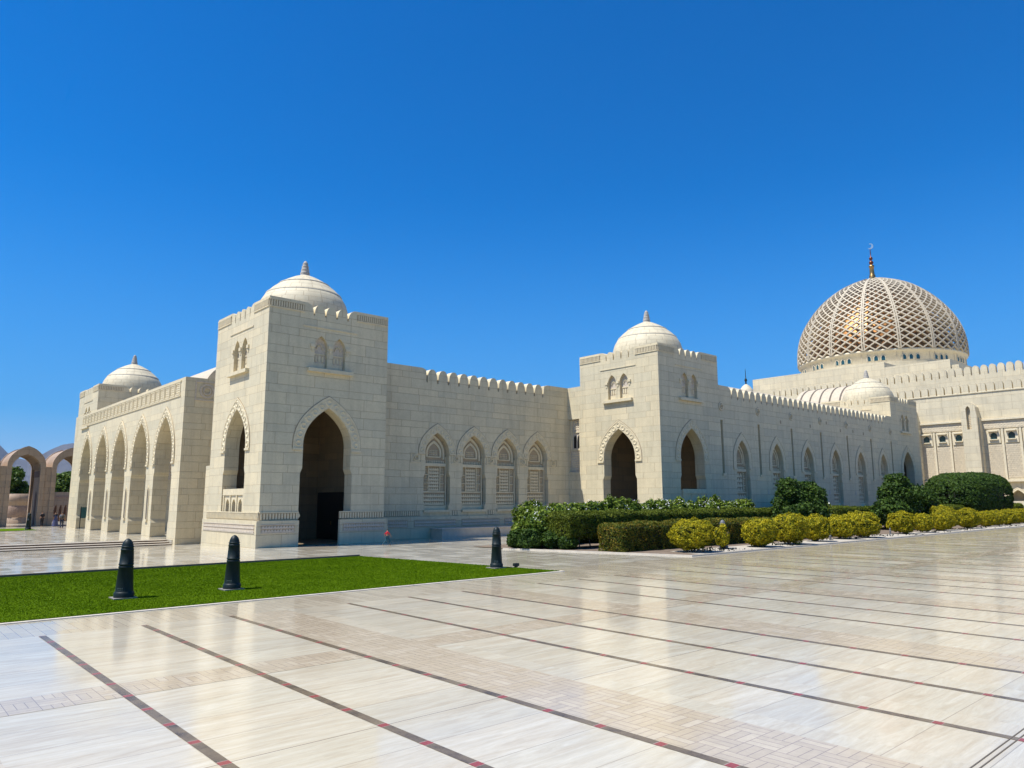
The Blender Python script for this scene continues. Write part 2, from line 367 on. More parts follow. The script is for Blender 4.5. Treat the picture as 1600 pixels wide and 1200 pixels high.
# ------------------------------------------------------------ ground
def gz(y):
    t = min(max((y - 41) / 14., 0), 1); return -.42 * t
def gridsheet(name, x0, x1, ys, z, mat, kind='structure'):
    mb = MB(); vs = []; fs = []
    for y in ys: vs += [(x0, y, gz(y) + z), (x1, y, gz(y) + z)]
    for i in range(len(ys) - 1): fs.append((2 * i, 2 * i + 1, 2 * i + 3, 2 * i + 2))
    mb.add(vs, fs); o = mb.build(name, mat); tag(o, kind=kind); return o
def sheet(name, poly, z, mat, thick=0.):
    mb = MB(); n = len(poly); mb.add([(x, y, z) for x, y in poly], [tuple(range(n))])
    if thick:
        mb.add([(x, y, z) for x, y in poly] + [(x, y, z - thick) for x, y in poly], [(i, (i + 1) % n, (i + 1) % n + n, i + n) for i in range(n)])
    o = mb.build(name, mat); tag(o, kind='structure'); return o
m_sand = plain('dry_ground', (.36, .29, .21), .95, var=.2, scale=.05)
sheet('ground', [(-9000, -4000), (14000, -4000), (14000, 20000), (-9000, 20000)], -.9, m_sand)
gridsheet('plaza_floor', -45, 190, [-30, 17.3], 0, M['slab'])
gridsheet('plaza_border', -45, 190, [17.3, 20.42], 0, M['border'])
gridsheet('plaza_apron', -45, 190, [20.42, 41, 44, 47, 50, 53, 55, 57, 70, 92], 0, M['apron'])
sm = MB(); k = -6
stripes = []
for k in range(-3, 26):
    for d in (0, 1.86, 3.71): stripes.append(3.07 + 6.74 * k + d)
for x in stripes: sm.add([(x - .062, -30, .004), (x + .062, -30, .004), (x + .062, 17.28, .004), (x - .062, 17.28, .004)], [(0, 1, 2, 3)])
tag(sm.build('paving_stripes', M['stripe']), kind='structure')
hb = MB()
for k in range(-3, 26):
    x = 3.07 + 6.74 * k + 3.71 + .064
    hb.add([(x, -30, .003), (x + 1.3, -30, .003), (x + 1.3, 17.28, .003), (x, 17.28, .003)], [(0, 1, 2, 3)])
for y0, y1 in ((11.22, 12.07), (-8., -7.15)):
    for i, x in enumerate(stripes[:-1]):
        a, b = x + .064, stripes[i + 1] - .064
        if b - a > 2.5: a += 1.302
        hb.add([(a, y0, .003), (b, y0, .003), (b, y1, .003), (a, y1, .003)], [(0, 1, 2, 3)])
tag(hb.build('paving_basket_weave', M['weave']), kind='structure')
# dark drain channel near the camera
dr = MB()
for a_ in (-.038, .026): dr.add([(3, 2.68 + a_, .006), (60, 2.68 + a_, .006), (60, 2.68 + a_ + .012, .006), (3, 2.68 + a_ + .012, .006)], [(0, 1, 2, 3)])
tag(dr.build('drain_channel', M['groove']), kind='structure')
# lawn
LAWN = [(-30, 19.58), (19.85, 19.58), (18.25, 31.1), (-30, 31.1)]
sheet('lawn', LAWN, .035, M['lawn'], .2)
def strip(name, pts, w, z, mat, thick=.1):
    mb = MB()
    for (a, b) in zip(pts[:-1], pts[1:]):
        d = Vector((b[0] - a[0], b[1] - a[1])).normalized(); n = Vector((-d.y, d.x)) * w / 2
        q = [(a[0] + n.x, a[1] + n.y), (b[0] + n.x, b[1] + n.y), (b[0] - n.x, b[1] - n.y), (a[0] - n.x, a[1] - n.y)]
        mb.add([(x, y, z) for x, y in q] + [(x, y, z - thick) for x, y in q], [(0, 1, 2, 3), (4, 7, 6, 5)] + [(i, (i + 1) % 4, (i + 1) % 4 + 4, i + 4) for i in range(4)])
    o = mb.build(name, mat); tag(o, kind='structure'); return o
strip('lawn_kerb', [(-30, 19.5), (19.93, 19.5)], .14, .02, M['kerb'], .15)
strip('lawn_kerb', [(19.95, 19.45), (18.33, 31.2)], .16, .022, M['kerb'], .15)
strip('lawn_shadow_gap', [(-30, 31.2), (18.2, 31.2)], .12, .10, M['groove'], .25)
# grass blades: one mesh, the lawn's visible part
def blades(n, name, x0, x1, y0, y1, hmin, hmax, z, dens=None):
    x = NR.uniform(x0, x1, n); y = NR.uniform(y0, y1, n)
    keep = x < 19.85 - (y - 19.58) * 1.6 / 11.52 + NR.normal(0, .03, n); x, y = x[keep], y[keep]; n = len(x)
    a = NR.uniform(0, 2 * np.pi, n); h = NR.uniform(hmin, hmax, n); w = .009
    lean = NR.normal(0, .35, (n, 2)) * h[:, None]
    v = np.zeros((n, 3, 3)); v[:, 0] = np.stack([x - w * np.cos(a), y - w * np.sin(a), np.full(n, z)], 1)
    v[:, 1] = np.stack([x + w * np.cos(a), y + w * np.sin(a), np.full(n, z)], 1); v[:, 2] = np.stack([x + lean[:, 0], y + lean[:, 1], z + h], 1)
    return tri_mesh(name, v.reshape(-1, 3), n, 3, M['blade'])
def tri_mesh(name, verts, nf, k, mat, rnd=None, smooth=False):
    me = bpy.data.meshes.new(name); me.vertices.add(len(verts)); me.vertices.foreach_set('co', verts.astype(np.float32).ravel())
    me.loops.add(nf * k); me.loops.foreach_set('vertex_index', np.arange(nf * k, dtype=np.int32))
    me.polygons.add(nf); me.polygons.foreach_set('loop_start', np.arange(0, nf * k, k, dtype=np.int32))
    if rnd is not None:
        at = me.attributes.new('leafrand', 'FLOAT', 'FACE'); at.data.foreach_set('value', rnd.astype(np.float32))
    me.update(calc_edges=True); me.materials.append(mat); return me
o = link('grass', blades(560000, 'grass', -14.0, 20.0, 19.5, 31.12, .006, .022, .035), None); tag(o, kind='stuff')

# terrace with three steps
TZ = -.08
tb = MB(); tb.box(-45, 17.25, 57.0, 120, -.8, TZ); tb.box(17.25, 40, 55.5, 120, -.8, TZ)
tag(tb.build('terrace', M['apron']), kind='structure')
ts = MB()
for i in range(3):
    ts.box(-45, 17.2, 55.2 + .6 * i, 55.2 + .6 * i + .65, -.42 + .12 * i + .045, -.42 + .12 * i + .085)
tag(ts.build('terrace_steps', M['lightstone']), kind='structure')
tr_ = MB()
for i in range(3): tr_.box(-45, 17.19, 55.2 + .6 * i + .07, 57.0 - .01 * i, -.8, -.42 + .12 * i + .045 - .001)
tag(tr_.build('step_risers', M['riser']), kind='structure')
sheet('far_lawn', [(-20, 76.5), (13.6, 83.5), (13.6, 90), (-20, 90)], TZ + .03, M['lawn'], .1)

# ------------------------------------------------------------ towers
def merlon_outline(c, w, z0, zt):
    h = w / 2; zs = zt - w * .72
    return [(c - h, z0), (c + h, z0)] + [(c + h, zs)] + [(c + h * math.cos(a) ** .85 if math.cos(a) > 0 else c, zs + (zt - zs) * math.sin(a) ** 1.1) for a in [math.pi / 2 * i / 5 for i in range(1, 5)]] + [(c, zt)] + \
           [(c - h * math.cos(a) ** .85, zs + (zt - zs) * math.sin(a) ** 1.1) for a in [math.pi / 2 * i / 5 for i in range(4, 0, -1)]] + [(c - h, zs)]
def surround(parent, F, c, wi, wo, z0, zs, zai, zao, shells=True, mat=None, n=.022, name='arch_surround'):
    mb = MB(); slab(mb, F, ring_band(c, wi + .03, wo, z0, zs, zai + .03, zao), (), n, 0.001)
    # raised outer moulding and row of carved shells
    slab(mb, F, ring_band(c, wo - .07, wo + .02, z0, zs, zao - .09, zao + .03), (), n + .025, n)
    gv = MB(); slab(gv, F, ring_band(c, wo + .022, wo + .065, z0, zs, zao + .032, zao + .085), (), .006, .001)
    if shells:
        wm = (wi + wo) / 2; zam = (zai + zao) / 2 - .02; path = [(c + wm, z0)] + arc_pts(c, wm, zs, zam, 24) + [(c - wm, z0)]
        L = [0.]
        for a, b in zip(path[:-1], path[1:]): L.append(L[-1] + math.hypot(b[0] - a[0], b[1] - a[1]))
        step = (wo - wi) * .86; k = int(L[-1] / step); rr = (wo - wi) * .34
        for i in range(k):
            s = (i + .5) * L[-1] / k; j = max(q for q in range(len(L) - 1) if L[q] <= s); t = (s - L[j]) / (L[j + 1] - L[j])
            u = path[j][0] + t * (path[j + 1][0] - path[j][0]); z = path[j][1] + t * (path[j + 1][1] - path[j][1])
            N = 10; vs = []
            for rad, dn in ((rr, n), (rr * .9, n + .034), (rr * .62, n + .038), (rr * .45, n + .003)):
                for q in range(N):
                    a = 2 * math.pi * q / N; vs.append(F.p(u + rad * math.cos(a), z + rad * math.sin(a), dn))
            fs = [(r * N + q, r * N + (q + 1) % N, (r + 1) * N + (q + 1) % N, (r + 1) * N + q) for r in range(3) for q in range(N)] + [tuple(3 * N + q for q in range(N))]
            mb.add(vs, fs)
    for sgn in (-1, 1): fbox(mb, F, c + sgn * (wi + .03), c + sgn * (wo + .04), z0 - .13, z0 - .005, 0.001, n + .06)
    so = mb.build(name, mat or M['trim'], parent); gv.build('groove', M['relief'], so); return so
def teeth(mb, F, u0, u1, z0, z1, su, sz, n0, dn):
    """rows of small pyramids: a carved panel"""
    nu = max(1, int(round((u1 - u0) / su))); nz = max(1, int(round((z1 - z0) / sz))); su = (u1 - u0) / nu; sz = (z1 - z0) / nz
    for i in range(nu):
        for j in range(nz):
            u, z = u0 + (i + .5) * su, z0 + (j + .5) * sz
            vs = [F.p(u - su * .46, z, n0), F.p(u, z - sz * .46, n0), F.p(u + su * .46, z, n0), F.p(u, z + sz * .46, n0), F.p(u, z, n0 + dn)]
            mb.add(vs, [(0, 1, 4), (1, 2, 4), (2, 3, 4), (3, 0, 4)])
def zigzag(mb, F, u0, u1, z0, z1, su, sz, n0, dn, fill=.62):
    nu = max(1, int(round((u1 - u0) / su))); nz = max(1, int(round((z1 - z0) / sz))); su = (u1 - u0) / nu; sz = (z1 - z0) / nz
    for j in range(nz):
        za = z0 + j * sz; fbox(mb, F, u0, u1, za, za + sz * .3, n0, n0 + dn)
        for i in range(nu):
            u = u0 + i * su; w = su
            a = [(u + .02 * w, za + sz * .3), (u + .98 * w, za + sz * .3), (u + w / 2, za + sz * (.3 + fill))]
            vs = [F.p(p, q, n) for n in (n0, n0 + dn) for p, q in a]
            mb.add(vs, [(3, 4, 5), (0, 3, 5, 2), (1, 2, 5, 4)])
def dentils(mb, F, u0, u1, z0, z1, n0, step=.16):
    k = max(1, int((u1 - u0) / step)); s = (u1 - u0) / k
    for i in range(k): fbox(mb, F, u0 + i * s + s * .25, u0 + i * s + s * .8, z0, z1, n0, n0 + .045)
def rosette(mb, F, u, z, r, n0):
    for rad, a, b in ((r, n0, n0 + .05), (r * .55, n0, n0 + .09)):
        N = 16; inner = rad * .72
        for q in range(N):
            a0, a1 = 2 * math.pi * q / N, 2 * math.pi * (q + 1) / N
            vs = [F.p(u + rr * math.cos(t), z + rr * math.sin(t), nn) for nn in (a, b) for rr in (inner, rad) for t in (a0, a1)]
            mb.add(vs, [(0, 1, 3, 2), (4, 5, 7, 6), (0, 4, 5, 1), (2, 3, 7, 6), (0, 2, 6, 4), (1, 5, 7, 3)])
    for q in range(8):
        a = 2 * math.pi * q / 8; teeth(mb, F, u + r * .78 * math.cos(a) * .5 - .05, u + r * .78 * math.cos(a) * .5 + .05, z + r * .39 * math.sin(a) - .05, z + r * .39 * math.sin(a) + .05, .1, .1, n0, .05)
TW = 8.2
def pair_window(root, F, zoff=0.):
    """two blind lancets with screens and a shared sill"""
    for c in (3.43, 4.67):
        mb = MB()
        out = arch(c, .43, 10.72, 12.0, 12.72, None, 6)
        inn = arch(c, .30, 10.86, 11.9, 12.52, None, 6)
        slab(mb, F, arch(c, .428, 10.73, 12.0, 12.71, None, 6), (), -.26, -.34)
        w = mb.build('window', M['carved'], root)
        sb = MB(); fbox(sb, F, c - .38, c + .38, 11.55, 11.63, -.259, -.20); fbox(sb, F, c - .38, c + .38, 10.74, 11.05, -.259, -.22)
        for k in range(5): 
            a = math.pi * (k + .5) / 5; fbox(sb, F, c + .2 * math.cos(a) - .03, c + .2 * math.cos(a) + .03, 11.9 + .28 * math.sin(a) - .06, 11.9 + .28 * math.sin(a) + .06, -.259, -.19)
        for k in (-.22, 0, .22): fbox(sb, F, c + k - .07, c + k + .07, 11.12, 11.48, -.259, -.21)
        sb.build('screen', M['trim'], w)
    for c in (2.85, 4.05, 5.25):
        cp = MB(); fbox(cp, F, c - .15, c + .15, 11.95, 12.15, .001, .09); fbox(cp, F, c - .08, c + .08, 11.7, 11.949, .001, .04)
        cp.build('capital', M['trim'], root)
    si = MB(); fbox(si, F, 2.55, 5.6, 10.42, 10.64, .001, .24); si.build('sill', M['trim'], root)
FACES = {'west': ((0, 0, 0), (0, 1, 0), (-1, 0, 0)), 'south': ((0, 0, 0), (1, 0, 0), (0, -1, 0)),
         'east': ((TW, 0, 0), (0, 1, 0), (1, 0, 0)), 'north': ((0, TW, 0), (1, 0, 0), (0, 1, 0))}
def tower(label, loc, kinds, windows=('west', 'south'), plinth=True, zb=-.5):
    root = thing('corner_tower', label, 'tower', loc, 'domed corner towers of the galleries')
    T = .9
    wall = MB(); pl = MB(); pf = MB()
    for i, side in enumerate(('west', 'south', 'east', 'north')):
        F = Frame(*FACES[side]); kd = kinds.get(side, 'blind')
        a, b = (0, TW) if side in ('west', 'east') else (T, TW - T)
        outline = [(a, zb), (b, zb), (b, 14.7), (5.85, 14.7), (5.62, 14.68), (5.42, 14.55), (5.3, 14.35), (5.26, 14.1), (5.26, 13.95), (2.84, 13.95), (2.84, 14.1), (2.8, 14.35), (2.68, 14.55), (2.48, 14.68), (2.25, 14.7), (a, 14.7)]
        holes = []
        if kd == 'open': outline = [(a, -.5), (2.5 if a > 0 else 2.5, -.5)] + list(reversed(arch(4.1, 1.6, -.5, 5.9, 8.25, (4.25, .13), 10, 1.75))) + [(b, -.5)] + outline[2:]
        if kd == 'open': outline = [q for q in outline if q != (2.5, -.5)]
        if kd in ('balu', 'high'): holes.append(arch(4.1, 1.6, 1.56 if kd == 'balu' else 3.4, 5.9, 8.25, (4.25, .13), 10, 1.75 if kd == 'balu' else None))
        if side in windows: holes += [arch(3.43, .43, 10.72, 12.0, 12.72, None, 6), arch(4.67, .43, 10.72, 12.0, 12.72, None, 6)]
        slab(wall, F, outline, holes, 0, -T)
        if kd in ('open', 'balu', 'high'):
            surround(root, F, 4.1, 1.6, 2.24, 5.75, 5.9, 8.25, 8.95)
        if side in windows: pair_window(root, F)
        # parapet carving and crest
        if side in ('west', 'south'):
            for q0, q1 in ((.06, 2.2), (5.9, 8.14)):
                d = MB(); fbox(d, F, q0 - .02, q1 + .02, 14.12, 14.5, .001, .012); cb = d.build('dentil_shade_strip', M['relief'], root)  # dark backing strip: shade in the slits between dentils, as colour
                d = MB(); dentils(d, F, q0, q1, 14.14, 14.48, .012, .145); fbox(d, F, q0 - .03, q1 + .03, 14.5, 14.57, .001, .05); fbox(d, F, q0 - .03, q1 + .03, 14.05, 14.12, .001, .05); d.build('dentils', M['trim'], cb)
            d = MB(); fbox(d, F, 2.2, 5.9, 13.2, 13.27, .001, .045); d.build('string_course', M['trim'], root)
        for j in range(3):
            mm = MB()
            c = 4.05 + .79 * (j - 1)
            slab(mm, F, merlon_outline(c, .68, 13.952, 14.66), (), -.004, -.9); mm.build('merlon', M['stone'], root)
        # plinth
        if plinth and side in ('west', 'south'):
            segs = [(-.2, TW + .2)] if kd == 'balu' or kd == 'blind' or kd == 'high' else [(-.2, 2.35), (5.0, TW + .2)]
            for q0, q1 in segs:
                n1 = 0.001
                if side == 'south': q0c = q0
                pl = MB(); fbox(pl, F, q0 if side == 'west' else (q0 + .201 if q0 < 0 else q0), q1, -.6, 1.5, 0.001, .2)
                po = pl.build('plinth', M['stone'], root); pf = MB(); dn = MB()
                fu0 = q0 + (.25 if q0 < 0 else .2); fu1 = q1 - .25
                
                fbox(pf, F, fu0, fu1, .8, 1.3, .201, .204); po_ = pf.build('frieze_ground', M['fground'], po); pf = MB(); zigzag(pf, F, fu0 + .05, fu1 - .05, .85, 1.25, .17, .2, .204, .03); fbox(pf, F, fu0, fu1, .8, .84, .202, .23); fbox(pf, F, fu0, fu1, 1.26, 1.3, .202, .23)
                pf.build('plinth_frieze', M['carved'], po); db = MB(); d0, d1 = max(q0, 0) + .02, min(q1, TW)
                fbox(db, F, d0, d1, 1.55, 1.93, .002, .012); db = db.build('dentil_shade_band', M['relief'], root)  # backing coloured dark in place of shade between the dentils
                dentils(dn, F, d0, d1, 1.57, 1.91, .012, .17); fbox(dn, F, d0, d1, 1.93, 1.99, .002, .06); dn.build('dentils', M['trim'], db)
    wall.build('wall', M['stone'], root)
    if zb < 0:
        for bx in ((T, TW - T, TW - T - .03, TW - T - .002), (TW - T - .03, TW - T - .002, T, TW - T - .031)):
            li = MB(); li.box(bx[0], bx[1], bx[2], bx[3], .021, 12.9); li.build('inner_shade_lining', M['inner'], root)  # added slabs, their dark colour stands in for shade on the inner walls
    # balustrades inside the framed arches
    for side, kd in kinds.items():
        if kd not in ('balu', 'high'): continue
        F = Frame(*FACES[side]); bb = MB(); z0 = 1.56 if kd == 'balu' else 3.42 - 1.8
        hol = [arch(4.1 + d, .27, z0 + .12, z0 + .82, z0 + 1.2, None, 5) for d in (-1.0, 0, 1.0)]
        if kd == 'balu':
            slab(bb, F, rect(2.42, 5.78, z0, 3.3), hol, -.12, -.42)
            fbox(bb, F, 2.42, 5.78, 2.98, 3.36, -.05, -.119)
            for d in (-1.55, -.5, .5, 1.55): fbox(bb, F, 4.1 + d - .07, 4.1 + d + .07, z0, 2.97, -.119, -.06)
        else:
            fbox(bb, F, 2.5, 5.7, 1.9, 3.42, .001, .10)
            fbox(bb, F, 2.45, 5.75, 3.1, 3.46, .10, .16)
            for d in (-1.55, -.52, .52, 1.55): fbox(bb, F, 4.1 + d - .06, 4.1 + d + .06, 1.9, 3.1, .10, .15)
        bb.build('balustrade', M['trim'], root)
    # interior
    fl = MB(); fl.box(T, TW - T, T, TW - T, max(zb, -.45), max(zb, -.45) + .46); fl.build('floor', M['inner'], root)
    ce = MB(); ce.box(T, TW - T, T, TW - T, 12.9, 13.3); ce.build('roof', M['lead'], root)
    # dark doorway on the inner east wall
    if kinds.get('east') == 'door':
        F = Frame((TW - T - .031, 0, 0), (0, 1, 0), (-1, 0, 0)); d = MB(); fbox(d, F, 2.6, 7.1, .03, 3.2, .001, .06); dd = d.build('door', M['dark'], root)
        h = MB(); fbox(h, F, 5.0, 5.06, 1.0, 1.25, .061, .12); h.build('handle', M['brass'], dd)
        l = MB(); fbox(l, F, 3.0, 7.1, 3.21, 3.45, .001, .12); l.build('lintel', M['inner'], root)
    if kinds.get('east') == 'ledge':
        F = Frame((TW - T - .031, 0, 0), (0, 1, 0), (-1, 0, 0)); d = MB(); fbox(d, F, .95, TW - .95, .03, 3.2, .001, .25); fbox(d, F, .95, TW - .95, 3.2, 3.4, .001, .35)
        lg = d.build('inner_ledge', M['stone'], root); s = MB()
        for q in (1.6, 3.0, 4.4, 5.8): fbox(s, F, q, q + .9, 1.2, 2.6, .251, .262)
        s.build('opening', M['slot'], lg)
    # dome and finial
    pr = [(2.98, 13.2), (2.98, 14.7), (2.93, 15.2), (2.78, 15.7), (2.52, 16.14), (2.48, 16.17), (2.48, 16.26), (2.42, 16.29), (2.05, 16.66), (1.70, 16.93), (1.67, 16.95), (1.67, 17.02), (1.6, 17.05), (1.1, 17.34), (.75, 17.52), (.42, 17.66), (.3, 17.70)]
    d = MB(); d.lathe([(a, b - 13.2) for a, b in pr], 64); dm = d.build('dome', M['domestone'], root, (4.1, 4.1, 13.2))
    for ring, z in ((2.49, 16.13), (1.68, 16.92)):
        g_ = MB(); g_.lathe([(ring - .05, z - 13.2), (ring + .03, z - 13.2 + .01), (ring + .02, z - 13.2 + .07), (ring - .05, z - 13.2 + .1)], 64, cap=False); g_.build('dome_band', M['finial'], dm)
    f = MB(); f.lathe([(.32, 4.42), (.34, 4.5), (.30, 4.56), (.30, 4.62), (.33, 4.68), (.28, 4.74), (.26, 4.86), (.28, 4.9), (.24, 4.96), (.22, 5.1), (.24, 5.15), (.19, 5.2), (.17, 5.3), (.19, 5.34), (.13, 5.42), (.1, 5.5), (.02, 5.56)], 20)
    f.build('finial', M['finial'], dm)
    return root
T1 = (17.3, 40.85, 0); T2 = (45.3, 33.7, 0); T3 = (89.7, 33.7, 0); T4 = (17.36, 81.5, -.35)
tower('largest looking domed stone tower, nearest of the towers, with tall arch and balustraded side arch', T1, {'west': 'balu', 'south': 'open', 'east': 'door'})
tower('domed stone tower behind the flowering hedge, with arches on both visible faces', T2, {'west': 'open', 'south': 'high', 'east': 'ledge'})
tower('far domed stone tower ending the long battlement wall, beside the great hall', T3, {'west': 'blind', 'south': 'open'}, ('south',))
tower('domed stone tower rising over the far left end of the five arch arcade', T4, {'west': 'blind', 'south': 'blind'}, ('west',), False, 11.3)

# ------------------------------------------------------------ crenellated walls
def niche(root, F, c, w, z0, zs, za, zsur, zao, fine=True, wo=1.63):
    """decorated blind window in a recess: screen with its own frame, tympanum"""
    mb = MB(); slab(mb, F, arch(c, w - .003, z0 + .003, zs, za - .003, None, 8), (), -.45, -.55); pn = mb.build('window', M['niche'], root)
    fr = MB(); zt = z0 + (zs - z0) * .83
    a, b = c - w + .02, c + w - .02
    sw = .065
    fbox(fr, F, a, a + sw, z0, zt, -.449, -.30); fbox(fr, F, b - sw, b, z0, zt + .5, -.449, -.30); fbox(fr, F, a + sw, b - sw, z0, z0 + .3, -.449, -.28)
    fbox(fr, F, a + sw, b - sw, zt - .22, zt, -.449, -.26)
    H = zt - .22 - z0 - .3; zl = z0 + .3
    fbox(fr, F, a + sw, b - sw, zl + H * .33, zl + H * .33 + .1, -.449, -.36)
    for q in (.25, .75): fbox(fr, F, a + (b - a) * q - .035, a + (b - a) * q + .035, zl + H * .36, zt - .22, -.449, -.36)
    for k in (.57, .79): 
        for q0, q1 in ((.07, .24), (.76, .93)): fbox(fr, F, a + (b - a) * q0, a + (b - a) * q1, zl + H * k - .03, zl + H * k + .03, -.449, -.36)
    # tympanum arches
    slab(fr, F, ring_band(c - .05, w * .5, w * .64, zt + .45, zt + .75, za - .75, za - .55, 6), (), -.38, -.449)
    slab(fr, F, ring_band(c - .05, w * .74, w * .9, zt + .3, zs, za - .36, za - .16, 6), (), -.36, -.449)
    fbox(fr, F, c - w * .55, c + w * .5, zt + .42, zt + .5, -.449, -.36)
    dentils(fr, F, a + sw, b - sw - .05, zt + .02, zt + .2, -.449, .15)
    fr.build('screen_frame', M['trim'], pn)
    sc = MB(); su = .17 if fine else .3
    zigzag(sc, F, a + (b - a) * .29, a + (b - a) * .71, zl + H * .38, zt - .28, su * 1.1, su * 1.5, -.449, .05)
    zigzag(sc, F, a + sw + .03, b - sw - .03, zl + .05, zl + H * .31, su * 1.1, su * 1.5, -.449, .05)
    for q0, q1 in ((.08, .23), (.77, .92)): teeth(sc, F, a + (b - a) * q0, a + (b - a) * q1, zl + H * .38, zt - .28, su * .6, su * .7, -.449, .05)
    teeth(sc, F, c - w * .4, c + w * .32, zt + .55, zt + 1.0, .16, .16, -.449, .06)
    sc.build('lattice', M['trim'], pn)
    surround(root, F, c, w, wo, zsur, zs, za, zao, fine)
    if not fine: return
    s = MB(); fbox(s, F, c - w - .1, c + w + .1, z0 - .18, z0 - .003, .001, .14); s.build('sill', M['trim'], root)
def merlons(root, F, c0, n, pitch, w, z0, zt, n0, n1, mat=None):
    for i in range(n):
        mb = MB(); slab(mb, F, merlon_outline(c0 + pitch * i, w, z0, zt), (), n0, n1); mb.build('merlon', mat or M['stone'], root)

# wall between the two near towers
F = Frame((25.5, 43.36, 0), (1, 0, 0), (0, -1, 0)); L = 45.3 - 25.5
W = thing('gallery_wall', 'battlemented stone wall with four carved blind windows between the two nearer towers', 'wall', (35, 43.36, 0))
base = Frame(F.o - Vector((35, 43.36, 0)), F.u, F.n)
cs = [6.0, 9.42, 12.82, 16.12]; m0 = 5.62
out = [(0, -.5), (L, -.5), (L, 12.2), (17.35, 12.2), (16.95, 12.08), (16.85, 11.15), (4.95, 11.15), (4.9, 12.08), (4.55, 12.2), (0, 12.2)]
wb = MB(); slab(wb, base, out, [arch(c, 1.06, 1.96, 6.0, 7.52, (4.3, .12), 8, 2.2) for c in cs], 0, -.9); wb.build('wall', M['stone'], W)
for c in cs: niche(W, base, c, 1.06, 1.96, 6.0, 7.52, 6.05, 8.15)
merlons(W, base, 5.47, 12, .985, .83, 11.152, 12.17, -.003, -.55)
pb = MB(); fbox(pb, base, 0, L, -.6, 1.5, .001, .22); pb.build('plinth', M['stone'], W)
for a, b in ((.3, 3.4), (3.9, 7.6), (8.1, 11.8), (12.3, 15.8), (16.3, 19.4)):
    pf = MB(); fbox(pf, base, a, b, .8, 1.3, .222, .226); q = pf.build('plinth_frieze', M['fground'], W); pf = MB(); zigzag(pf, base, a + .05, b - .05, .84, 1.26, .18, .21, .226, .03); pf.build('carving', M['carved'], q)
for a, b in ((.05, 4.6), (7.4, 8.0), (10.8, 11.4), (14.2, 14.7), (17.5, 19.7)):
    pf = MB(); fbox(pf, base, a, b, 1.55, 1.92, .002, .012); q = pf.build('dentil_shade_band', M['relief'], W); pf = MB(); dentils(pf, base, a, b, 1.57, 1.9, .012, .17); pf.build('dentils', M['trim'], q)  # dark strip behind the dentils paints the shade of their gaps
for u in (4.15, 7.72, 11.12, 14.47, 17.9):
    ro = MB(); slab(ro, base, rect(u - .46, u + .46, 5.3, 6.0), [rect(u - .4, u + .4, 5.36, 5.94)], .045, .001); rosette(ro, base, u, 5.65, .28, .001); ro.build('rosette', M['trim'], W)
# roof behind
rf = MB(); rf.box(25.5 - 35, 45.2 - 35, .92, 6.3, 10.3, 10.5); rf.build('roof', M['lead'], W)
bk = MB(); bk.box(25.5 - 35, 45.2 - 35, 6.3, 6.9, -.5, 10.9); bk.build('back_wall', M['stone'], W)

# short return wall beside the second tower, with a carved screen window
Rw = thing('return_wall', 'short sunlit wall strip with carved screen window left of the second tower', 'wall', (45.3, 42.6, 0))
Fb = Frame((0, -.7, 0), (0, 1, 0), (-1, 0, 0))
wb = MB(); slab(wb, Fb, rect(.01, 1.46, -.5, 12.2), [rect(.18, 1.44, 4.95, 9.45)], 0, -.8); wb.build('wall', M['stone'], Rw)
wn_ = MB(); fbox(wn_, Fb, .181, 1.439, 4.951, 9.449, -.3, -.4); wp = wn_.build('window', M['carved'], Rw)
lt = MB(); teeth(lt, Fb, .3, 1.35, 5.1, 6.7, .16, .2, -.3, .07); fbox(lt, Fb, .2, 1.42, 6.8, 6.9, -.299, -.2); fbox(lt, Fb, 1.2, 1.42, 6.9, 9.4, -.299, -.2); fbox(lt, Fb, .2, 1.2, 8.3, 8.4, -.299, -.22); teeth(lt, Fb, .3, 1.1, 8.5, 9.3, .2, .2, -.3, .07)
lt.build('lattice', M['trim'], wp)
ol = MB(); slab(ol, Fb, arch(.5, .14, 7.0, 7.8, 8.1, None, 5), (), -.285, -.299); slab(ol, Fb, arch(.95, .14, 7.0, 7.8, 8.1, None, 5), (), -.285, -.299); ol.build('opening', M['slot'], wp)

# long wall between second and third tower
LW = thing('long_gallery_wall', 'long battlemented wall with six tall niches, slits and roundels right of the second tower', 'wall', (71, 33.7, 0))
F = Frame((53.5 - 71, 0, 0), (1, 0, 0), (0, -1, 0)); L = 89.7 - 53.5
cs = [3.3 + 5.95 * i for i in range(6)]; sl = [.28 + 5.95 * i for i in range(7)]; sl[-1] = 35.6
out = [(0, -.5), (L, -.5), (L, 12.2), (L - 1.5, 12.2), (L - 1.85, 11.95), (L - 1.95, 11.15), (2.0, 11.15), (1.9, 11.95), (1.5, 12.2), (0, 12.2)]
hol = [arch(c, 1.0, 1.96, 5.9, 7.68, (4.3, .1), 8, 2.2) for c in cs] + [rect(s - .17, s + .17, 4.8, 9.25) for s in sl]
wb = MB(); slab(wb, F, out, hol, 0, -.9); wb.build('wall', M['stone'], LW)
for c in cs: niche(LW, F, c, 1.0, 1.96, 5.9, 7.68, 5.3, 8.35, False, 1.5)
for s in sl:
    a = MB(); fbox(a, F, s - .168, s + .168, 4.802, 9.248, -.32, -.42); a.build('slit', M['stone'], LW)
    q = MB(); fbox(q, F, s - .25, s + .25, 4.6, 4.79, .001, .10); q.build('slit_sill', M['trim'], LW)
    dk = MB(); dk.add([F.p(s + .02 + .4 * math.cos(q * .3927), 10.4 + .4 * math.sin(q * .3927), .006) for q in range(16)], [tuple(range(16))]); dk.build('roundel_ground', M['relief'], LW); r_ = MB(); rosette(r_, F, s + .02, 10.4, .36, .007); r_.build('roundel', M['trim'], LW)
merlons(LW, F, 2.5, 33, .984, .83, 11.152, 12.17, -.003, -.55)
